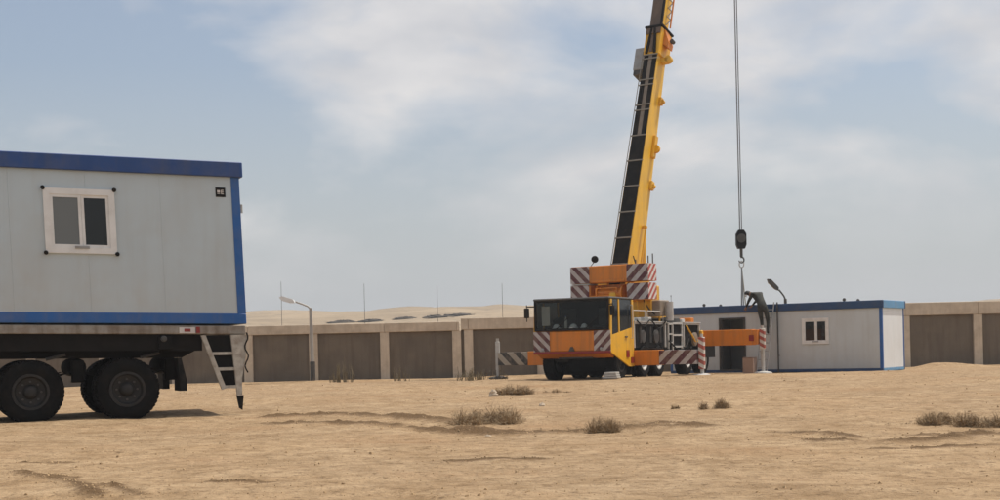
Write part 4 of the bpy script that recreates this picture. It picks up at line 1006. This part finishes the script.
# ------------------------------------------------------------------ worker on a ladder at the caravan roof
foot = P(773, 346, 0.01)
k_ = loc_x(771, 345, c0, d2)
Rc = Matrix.LocRotScale(Vector((CX, CY, cg)), car2.rotation_euler, None)
lad = empty('ladder', Rc @ Vector((k_, -0.95, 0)), R(-33.0))
lad.location.z = gz(lad.location.x, lad.location.y)
lean = 0.85
for s in (-0.19, 0.19):
    MB().tube((s, 0, 0), (s, lean, 2.55), 0.022, n=8).build('rail', 'grey', lad)
for k in range(8):
    t = (k + 0.7) / 8.6
    MB().tube((-0.19, lean * t, 2.55 * t), (0.19, lean * t, 2.55 * t), 0.016, n=6).build('rung', 'grey', lad)
tag(lad, 'grey ladder leaning on the caravan under the worker', 'ladder')

def person(loc, rz):
    """pose in local metres: x right, y towards the caravan; feet on the rung at z=0"""
    J = {
     'pelvis': (0.0, -0.05, 0.92), 'waist': (-0.05, 0.05, 1.08), 'chest': (-0.14, 0.20, 1.29), 'upchest': (-0.23, 0.29, 1.39), 'neck': (-0.33, 0.35, 1.41), 'head0': (-0.40, 0.38, 1.41), 'head1': (-0.50, 0.42, 1.40),
     'hipL': (-0.10, -0.05, 0.88), 'kneeL': (-0.05, 0.08, 0.48), 'ankL': (-0.02, -0.02, 0.09), 'toeL': (-0.04, 0.20, 0.04),
     'hipR': (0.10, -0.06, 0.88), 'kneeR': (0.16, 0.02, 0.45), 'ankR': (0.15, -0.06, 0.09), 'toeR': (0.15, 0.16, 0.04),
     'shL': (-0.34, 0.20, 1.40), 'elL': (-0.47, 0.22, 1.16), 'wrL': (-0.56, 0.36, 0.96), 'haL': (-0.59, 0.41, 0.91),
     'shR': (-0.07, 0.40, 1.42), 'elR': (-0.22, 0.55, 1.20), 'wrR': (-0.38, 0.62, 1.02), 'haR': (-0.43, 0.64, 0.97),
    }
    Rr = {'pelvis': .155, 'waist': .15, 'chest': .165, 'upchest': .14, 'neck': .06, 'head0': .085, 'head1': .095,
          'hipL': .10, 'kneeL': .065, 'ankL': .045, 'toeL': .035, 'hipR': .10, 'kneeR': .065, 'ankR': .045, 'toeR': .035,
          'shL': .07, 'elL': .05, 'wrL': .034, 'haL': .035, 'shR': .07, 'elR': .05, 'wrR': .034, 'haR': .035}
    E = [('pelvis', 'waist'), ('waist', 'chest'), ('chest', 'upchest'), ('upchest', 'neck'), ('neck', 'head0'), ('head0', 'head1'),
         ('pelvis', 'hipL'), ('hipL', 'kneeL'), ('kneeL', 'ankL'), ('ankL', 'toeL'), ('pelvis', 'hipR'), ('hipR', 'kneeR'), ('kneeR', 'ankR'), ('ankR', 'toeR'),
         ('upchest', 'shL'), ('shL', 'elL'), ('elL', 'wrL'), ('wrL', 'haL'), ('upchest', 'shR'), ('shR', 'elR'), ('elR', 'wrR'), ('wrR', 'haR')]
    for sd_ in 'LR':                                     # five fingers rooted in the palm
        h = Vector(J['ha' + sd_]); w = Vector(J['wr' + sd_]); d = (h - w).normalized(); sdv = d.cross(Vector((0, 1, 0.3))).normalized()
        for f in range(4):
            a = h + d * 0.045 + sdv * (f - 1.5) * 0.022; b = a + (d * 0.7 + Vector((0, 0.2, -0.5))).normalized() * (0.045 + 0.006 * (1.5 - abs(f - 1.5)))
            J['f%s%d' % (sd_, f)] = a; J['g%s%d' % (sd_, f)] = b; Rr['f%s%d' % (sd_, f)] = .010; Rr['g%s%d' % (sd_, f)] = .008
            E += [('ha' + sd_, 'f%s%d' % (sd_, f)), ('f%s%d' % (sd_, f), 'g%s%d' % (sd_, f))]
        a = h + sdv * 0.045 + d * 0.01; J['t' + sd_] = a; J['u' + sd_] = a + d * 0.04; Rr['t' + sd_] = .011; Rr['u' + sd_] = .009
        E += [('ha' + sd_, 't' + sd_), ('t' + sd_, 'u' + sd_)]
    names = list(J)
    me_ = bpy.data.meshes.new('person_body')
    me_.from_pydata([tuple(J[n]) for n in names], [(names.index(a), names.index(b)) for a, b in E], [])
    o = bpy.data.objects.new('tmp_body', me_); COL.objects.link(o)
    o.modifiers.new('skin', 'SKIN'); sb_ = o.modifiers.new('sub', 'SUBSURF'); sb_.levels = 2; sb_.render_levels = 2
    for i, n in enumerate(names):
        me_.skin_vertices[0].data[i].radius = (Rr[n], Rr[n] * (0.85 if n in ('pelvis', 'waist', 'chest') else 1)); me_.skin_vertices[0].data[i].use_root = (n == 'pelvis')
    bpy.context.view_layer.update()
    ev = o.evaluated_get(bpy.context.evaluated_depsgraph_get())
    fin = bpy.data.meshes.new_from_object(ev)
    bpy.data.objects.remove(o)
    fin.name = 'person_body'
    fin.materials.clear(); fin.materials.append(M['cloth']); fin.materials.append(M['skin']); fin.materials.append(M['black'])
    nk = Vector(J['neck']); hdv = Vector(J['head1'])
    for p in fin.polygons:
        p.use_smooth = True; c = p.center
        if (c - hdv).length < 0.15: p.material_index = 1
        for s_ in 'LR':
            if (c - Vector(J['ha' + s_])).length < 0.1: p.material_index = 1
            if c.z < 0.085: p.material_index = 2
    root = empty('person', loc, rz)
    b = bpy.data.objects.new('body', fin); COL.objects.link(b); b.parent = root
    hv = (hdv - Vector(J['head0'])).normalized()
    hc = hdv + Vector((-0.01, 0.0, 0.02))
    MB().lathe(hc - Vector((0, 0, 0.0)), (0.15, -0.25, 1), [(-0.02, 0.112), (0.03, 0.113), (0.07, 0.095), (0.1, 0.055), (0.112, 0.01)], 18).build('hair', 'hair', root, True)
    fd = Vector((-0.75, 0.45, -0.5)).normalized(); rt = fd.cross(Vector((0, 0, 1))).normalized(); up = rt.cross(fd)
    fc = hdv + fd * 0.085
    MB().tube(fc + up * 0.015, fc + fd * 0.03 - up * 0.02, 0.012, 0.018, n=8).build('nose', 'skin', root, True)
    for s_ in (-1, 1):
        MB().lathe(fc + rt * 0.033 * s_ + up * 0.02 - fd * 0.004, fd, [(0, 0.012), (0.006, 0.008), (0.009, 0.002)], 8).build('eye', 'dark', root)
        MB().lathe(hdv + rt * 0.095 * s_ - fd * 0.01, rt * s_, [(0, 0.03), (0.012, 0.032), (0.018, 0.015)], 10).build('ear', 'skin', root)
    MB().box(-0.025, 0.025, -0.004, 0.004, -0.005, 0.005).build('mouth', 'redlens', root, fn=lambda p: fc + rt * p.x - up * 0.045 + fd * (p.y - 0.002) + up * p.z)
    return root
rung_t = (4 + 0.7) / 8.6
ft = lad.matrix_basis @ Vector((0.0, lean * rung_t - 0.05, 2.55 * rung_t + 0.012)) if False else (Matrix.LocRotScale(lad.location, lad.rotation_euler, None) @ Vector((-0.06, lean * rung_t - 0.06, 2.55 * rung_t + 0.012)))
ps = person(ft, R(-14)); ps.scale = (1.08, 1.08, 1.04)
tag(ps, 'person in dark work clothes on a ladder, bending over the caravan roof', 'person')

# ------------------------------------------------------------------ street lamps
def street_lamp(x, y, top, hx, hz, name, label, dark):
    z0 = gz(x, y)
    t = empty(name, (x, y, z0)); H = top - z0
    MB().tube((0, 0, -0.2), (-0.03, 0, H), 0.085, 0.06, n=12).build('pole', 'galv' if not dark else 'dgrey', t, True)
    MB().tube((0, 0, 0.0), (0, 0, 0.75), 0.11, 0.105, n=12).build('pole_base', 'dgrey' if not dark else 'dgrey', t, True)
    arm = MB(); pr = Vector((-0.03, 0, H - 0.03))
    for k in range(1, 6):
        q = Vector((-0.03 + hx * 0.62 * k / 5, 0, H + hz * (k / 5) ** 0.8 * 0.62)); arm.tube(pr, q, 0.035, n=8); pr = q
    arm.build('arm', 'galv' if not dark else 'dgrey', t, True)
    L_ = math.hypot(hx * 0.62, hz * 0.6); an = math.atan2(hz * 0.7, abs(hx))
    T = Matrix.Translation(pr) @ Matrix.Rotation(an * (1 if hx < 0 else -1), 4, 'Y')
    s = -1 if hx < 0 else 1
    MB(T).prism([(0, -0.04), (s * 0.12, -0.09), (s * 0.55, -0.08), (s * 0.66, -0.02), (s * 0.55, 0.07), (s * 0.1, 0.06)], 'y', -0.13, 0.13).build('lamp_head', 'lampw' if not dark else 'dgrey', t)
    MB(T).box(s * 0.16, s * 0.54, -0.1, 0.1, -0.105, -0.088).build('lens', 'plate' if not dark else 'glass_d', t)
    return tag(t, label, 'street lamp', 'street lamps along the wall')
lp = P(313, 384, 55.3)
street_lamp(lp.x, lp.y, P(311, 308, 55.3).z, -0.95, 0.42, 'street_lamp', 'street lamp with white head in front of the low wall', False)
lp2 = P(787, 340, 58.2)
street_lamp(lp2.x, lp2.y, P(785, 299, 58.2).z, -0.42, 0.62, 'street_lamp', 'dark street lamp rising behind the caravan roof', True)

# ------------------------------------------------------------------ far utility poles and heaps on the rise
for (u, vt, dep, lab) in ((281, 282, 190, 'thin distant utility pole nearest the loaded caravan'), (364, 284, 230, 'distant utility pole beyond the wall, second from the loaded caravan'),
                          (437, 286, 230, 'distant utility pole beyond the wall, second from the crane'), (502, 284, 210, 'thin distant utility pole nearest the crane cab'),
                          (671, 297, 90, 'short thin pole behind the caravan roof next to the crane')):
    p = P(u, vt, dep); z0 = gz(p.x, p.y); t = empty('utility_pole', (p.x, p.y, z0)); H = max(3.0, p.z - z0)
    MB().tube((0, 0, -0.5), (0, 0, H), 0.04 * dep / 200, 0.028 * dep / 200, n=8).build('pole', 'wood', t, True)
    MB().tube((0, 0, H + 0.002), (0, 0, H + 0.12), 0.03, 0.02, n=6).build('insulator', 'wood', t)
    tag(t, lab, 'pole', 'distant poles')

def lump(name, c, rx, ry, rz_, seed, material, n=18):
    mb = MB(); rr = random.Random(seed)
    vs, fs = [], []
    m_ = 8
    for j in range(m_ + 1):
        for i in range(n):
            a = 2 * math.pi * i / n; e = j / m_
            r = math.cos(e * math.pi / 2) * (1 + 0.25 * rr.uniform(-1, 1))
            vs.append((rx * r * math.cos(a), ry * r * math.sin(a), rz_ * math.sin(e * math.pi / 2) * (1 + 0.3 * rr.uniform(-1, 1)) - 0.1 * rz_))
    for j in range(m_):
        for i in range(n):
            fs.append((j * n + i, j * n + (i + 1) % n, (j + 1) * n + (i + 1) % n, (j + 1) * n + i))
    o = mb.add(vs, fs).build(name, material); o.location = c
    return o
for k, (u, v, dep, w, h, lab) in enumerate(((343, 323, 330, 2.6, 1.3, 'low dark rubble heap on the rise right of the street lamp'), (372, 322, 330, 2.2, 1.1, 'low dark rubble heap beyond the wall below the second distant pole'),
        (407, 319.5, 350, 2.3, 1.0, 'low rubble heap on the sandy rise, middle of the row'), (435, 318, 350, 2.0, 1.3, 'rubble heap on the sandy rise below the third distant pole'),
        (460, 316, 360, 2.8, 1.2, 'rubble heap on the sandy rise beside the wall joint'))):
    a, b = ab(u, v)
    best = None                                         # where this line of sight meets the rise
    for d in np.arange(120, 520, 2.0):
        if gz(a / F_PX * d, d) >= CAMZ + b / F_PX * d: best = d; break
    d = best or dep
    x = a / F_PX * d
    o = lump('rubble_heap', (x, d, gz(x, d)), w * d / 230, 1.6, 0.45 * h * d / 300, k, 'rubble')
    tag(o, lab, 'rubble', 'rubble heaps on the rise')

# ------------------------------------------------------------------ bushes
def bush(name, u, v, wpx, hpx, label, n=420, flat=1.0, material='bush', upright=0.35, cat='bush', group='dry desert bushes', seed=0):
    p, d = G(u, v)
    d_ = p.y; w = 1.15 * wpx / F_PX * d_ / 2; h = 0.98 * hpx / F_PX * d_
    z0 = gz(p.x, p.y)
    rr = random.Random(seed + int(u))
    vs, fs = [], []
    sz = max(0.003, 0.34 / F_PX * d_)                   # twig thickness
    nc = max(6, int(wpx / 4))
    cs = [(rr.uniform(-.72, .72) * w, rr.uniform(-.5, .5) * w * flat, rr.uniform(.6, 1.05)) for _ in range(nc)]
    for k in range(n):
        cx_, cy_, ch = rr.choice(cs)
        az = rr.uniform(0, 2 * math.pi); q = rr.random() ** 0.7
        el = math.acos(min(1, q * (1.35 - upright)))
        ln = h * ch * rr.uniform(0.3, 1.3) * (1.0 - 0.4 * (abs(cx_) / w) ** 2)
        rad = min(w * 0.5, h * 1.5)
        b0 = Vector((cx_ + rr.gauss(0, .06) * w, cy_ + rr.gauss(0, .05) * w, -0.03))
        tip = b0 + Vector((math.cos(az) * math.cos(el) * rad * rr.uniform(.5, 1.2), math.sin(az) * math.cos(el) * rad, ln * (0.25 + 0.75 * math.sin(el))))
        mid = (b0 + tip) / 2 + Vector((rr.uniform(-.1, .1) * rad, rr.uniform(-.1, .1) * rad, rr.uniform(0, .2) * ln))
        sdv = Vector((rr.uniform(-1, 1), rr.uniform(-1, 1), rr.uniform(-.4, .4))).normalized() * sz
        o = len(vs)
        vs += [b0 - sdv, b0 + sdv, mid - sdv * .8, mid + sdv * .8, tip]
        fs += [(o, o + 1, o + 3, o + 2), (o + 2, o + 3, o + 4)]
        for j in range(3):                              # side twigs
            s0 = mid.lerp(tip, rr.uniform(-.3, .8)); s1 = s0 + Vector((rr.uniform(-1, 1) * rad * .35, rr.uniform(-1, 1) * rad * .3, rr.uniform(-.05, .25) * h))
            o = len(vs); vs += [s0 - sdv * .6, s0 + sdv * .6, s1]; fs.append((o, o + 1, o + 2))
    ob_ = MB().add(vs, fs).build(name, material); ob_.location = (p.x, p.y, z0)
    return tag(ob_, label, cat, group)
B_ = [
 (487, 423, 70, 20, 'largest dry brown bush on the open sand near the middle', 1500, 0.2),
 (597, 429, 44, 18, 'spiky dry bush below the crane cab', 900, 0.4),
 (512, 393, 44, 11, 'wide low bush below the left outrigger jack', 900, 0.4),
 (556, 391.5, 26, 5, 'tiny flat scrub under the front of the crane', 160, 0.3),
 (612, 391.5, 14, 4, 'tiny scrub tuft right below the yellow cab door', 90, 0.3),
 (715, 407, 28, 14, 'small round dry bush below the right outrigger', 1000, 0.25),
 (677, 406.5, 12, 6, 'tiny dry tuft beside the small round bush', 260, 0.45),
 (940, 421, 44, 15, 'dense dark bush on the right, left one of a pair', 1700, 0.2),
 (984, 423, 62, 16, 'long dark bush cut by the right edge of the picture', 2000, 0.2),
 (905, 421, 44, 4, 'flat scrub patch left of the dense dark bushes', 500, 0.15),
 (578, 428.5, 24, 7, 'low twiggy tuft touching the spiky bush', 160, 0.35),
]
for k, (u, v, w, h, lab, n, up_) in enumerate(B_):
    bush('dry_bush', u, v, w, h, lab, n=n, upright=up_, seed=k)
for k, (u, v, w, h, lab, n) in enumerate(((346, 383, 22, 26, 'thin dry reeds at the wall right of the street lamp', 46), (402, 381, 18, 18, 'thin dry reeds against the second wall panel from the joint', 36),
        (470, 380.5, 34, 15, 'dry weeds at the wall joint', 70), (492, 379.5, 36, 12, 'dry weeds behind the left outrigger jack', 70), (332, 382, 14, 14, 'small dry tuft at the wall foot beside the lamp', 30))):
    bush('dry_reeds', u, v, w, h, lab, n=n, upright=0.8, material='reed', cat='reeds', group='dry reeds at the wall foot', seed=50 + k)

# ------------------------------------------------------------------ loose stones and clods (countless)
def stones():
    rr = random.Random(5); vs, fs = [], []
    xs, ys, ss = [], [], []
    for k in range(3200):
        d = 8.5 + (rr.random() ** 1.6) * 34; x = rr.uniform(-0.40, 0.40) * d
        xs.append(x); ys.append(d); ss.append(rr.uniform(0.003, 0.008) * (1 + 1.8 * (rr.random() ** 8)) * (0.75 + d / 34))
    for pts, w, dpt in RUTW:                            # clods along the churned tracks
        for a, b in zip(pts[:-1], pts[1:]):
            for k in range(int(18 * (b - a).length / (w * 10)) + 8):
                t = rr.random(); p = a.lerp(b, t); o = rr.gauss(0, w * 1.2)
                nrm = Vector((-(b - a).y, (b - a).x, 0)).normalized()
                xs.append(p.x + nrm.x * o); ys.append(p.y + nrm.y * o); ss.append(rr.uniform(0.006, 0.018) * (0.35 + p.y / 30))
    X, Y, S_ = np.array(xs), np.array(ys), ss
    Z = base_h(X, Y) + detail_h(X, Y)[0]
    for x, y, z, s in zip(X, Y, Z, S_):
        o = len(vs); a = rr.uniform(0, 6.28)
        for k in range(5):
            t = a + k * 1.2566; r = s * rr.uniform(.7, 1.25)
            vs.append((x + math.cos(t) * r, y + math.sin(t) * r, z - s * 0.25))
        for k in range(4):
            t = a + .5 + k * 1.57; r = s * rr.uniform(.35, .8)
            vs.append((x + math.cos(t) * r, y + math.sin(t) * r, z + s * rr.uniform(.45, .95)))
        fs += [(o + 5, o + 6, o + 7, o + 8)]
        fs += [(o, o + 1, o + 5), (o + 1, o + 6, o + 5), (o + 1, o + 2, o + 6), (o + 2, o + 7, o + 6), (o + 2, o + 3, o + 7), (o + 3, o + 8, o + 7), (o + 3, o + 4, o + 8), (o + 4, o + 5, o + 8), (o + 4, o, o + 5)]
    me_ = bpy.data.meshes.new('loose_stones'); me_.from_pydata([tuple(v) for v in vs], [], fs); me_.materials.append(M['stone'])
    o = bpy.data.objects.new('loose_stones', me_); COL.objects.link(o)
    return tag(o, 'loose stones and clods scattered over the sand', 'stones', kind='stuff')
stones()
for k, (u, v, s, lab) in enumerate(((488, 433, 0.035, 'pale stone below the largest bush'), (542, 405, 0.05, 'pale stone on open sand right of the largest bush'), (493.5, 395.5, 0.09, 'pale upright stone at the foot of the left outrigger'), (320, 372.5, 0.1, 'pale stone at the caravan side'))[:3]):
    p, d = G(u, v)
    o = lump('stone', (p.x, p.y, gz(p.x, p.y)), s, s * .8, s * (1.6 if k == 2 else .9), 90 + k, 'plaster', 8); tag(o, lab, 'stone', 'pale stones')

# ------------------------------------------------------------------ dusty air
hzb = MB().box(-1450, 1450, -45, 1650, -3, 60).build('haze', 'dark'); tag(hzb, kind='stuff')
hm = bpy.data.materials.new('dusty_air'); hm.use_nodes = True
hn = hm.node_tree.nodes; hn.remove(hn['Principled BSDF'])
pv = hn.new('ShaderNodeVolumePrincipled'); pv.inputs['Color'].default_value = (0.86, 0.88, 0.90, 1); pv.inputs['Density'].default_value = 0.00055
pv.inputs['Anisotropy'].default_value = 0.2
hm.node_tree.links.new(pv.outputs[0], hn['Material Output'].inputs['Volume'])
hzb.data.materials[0] = hm
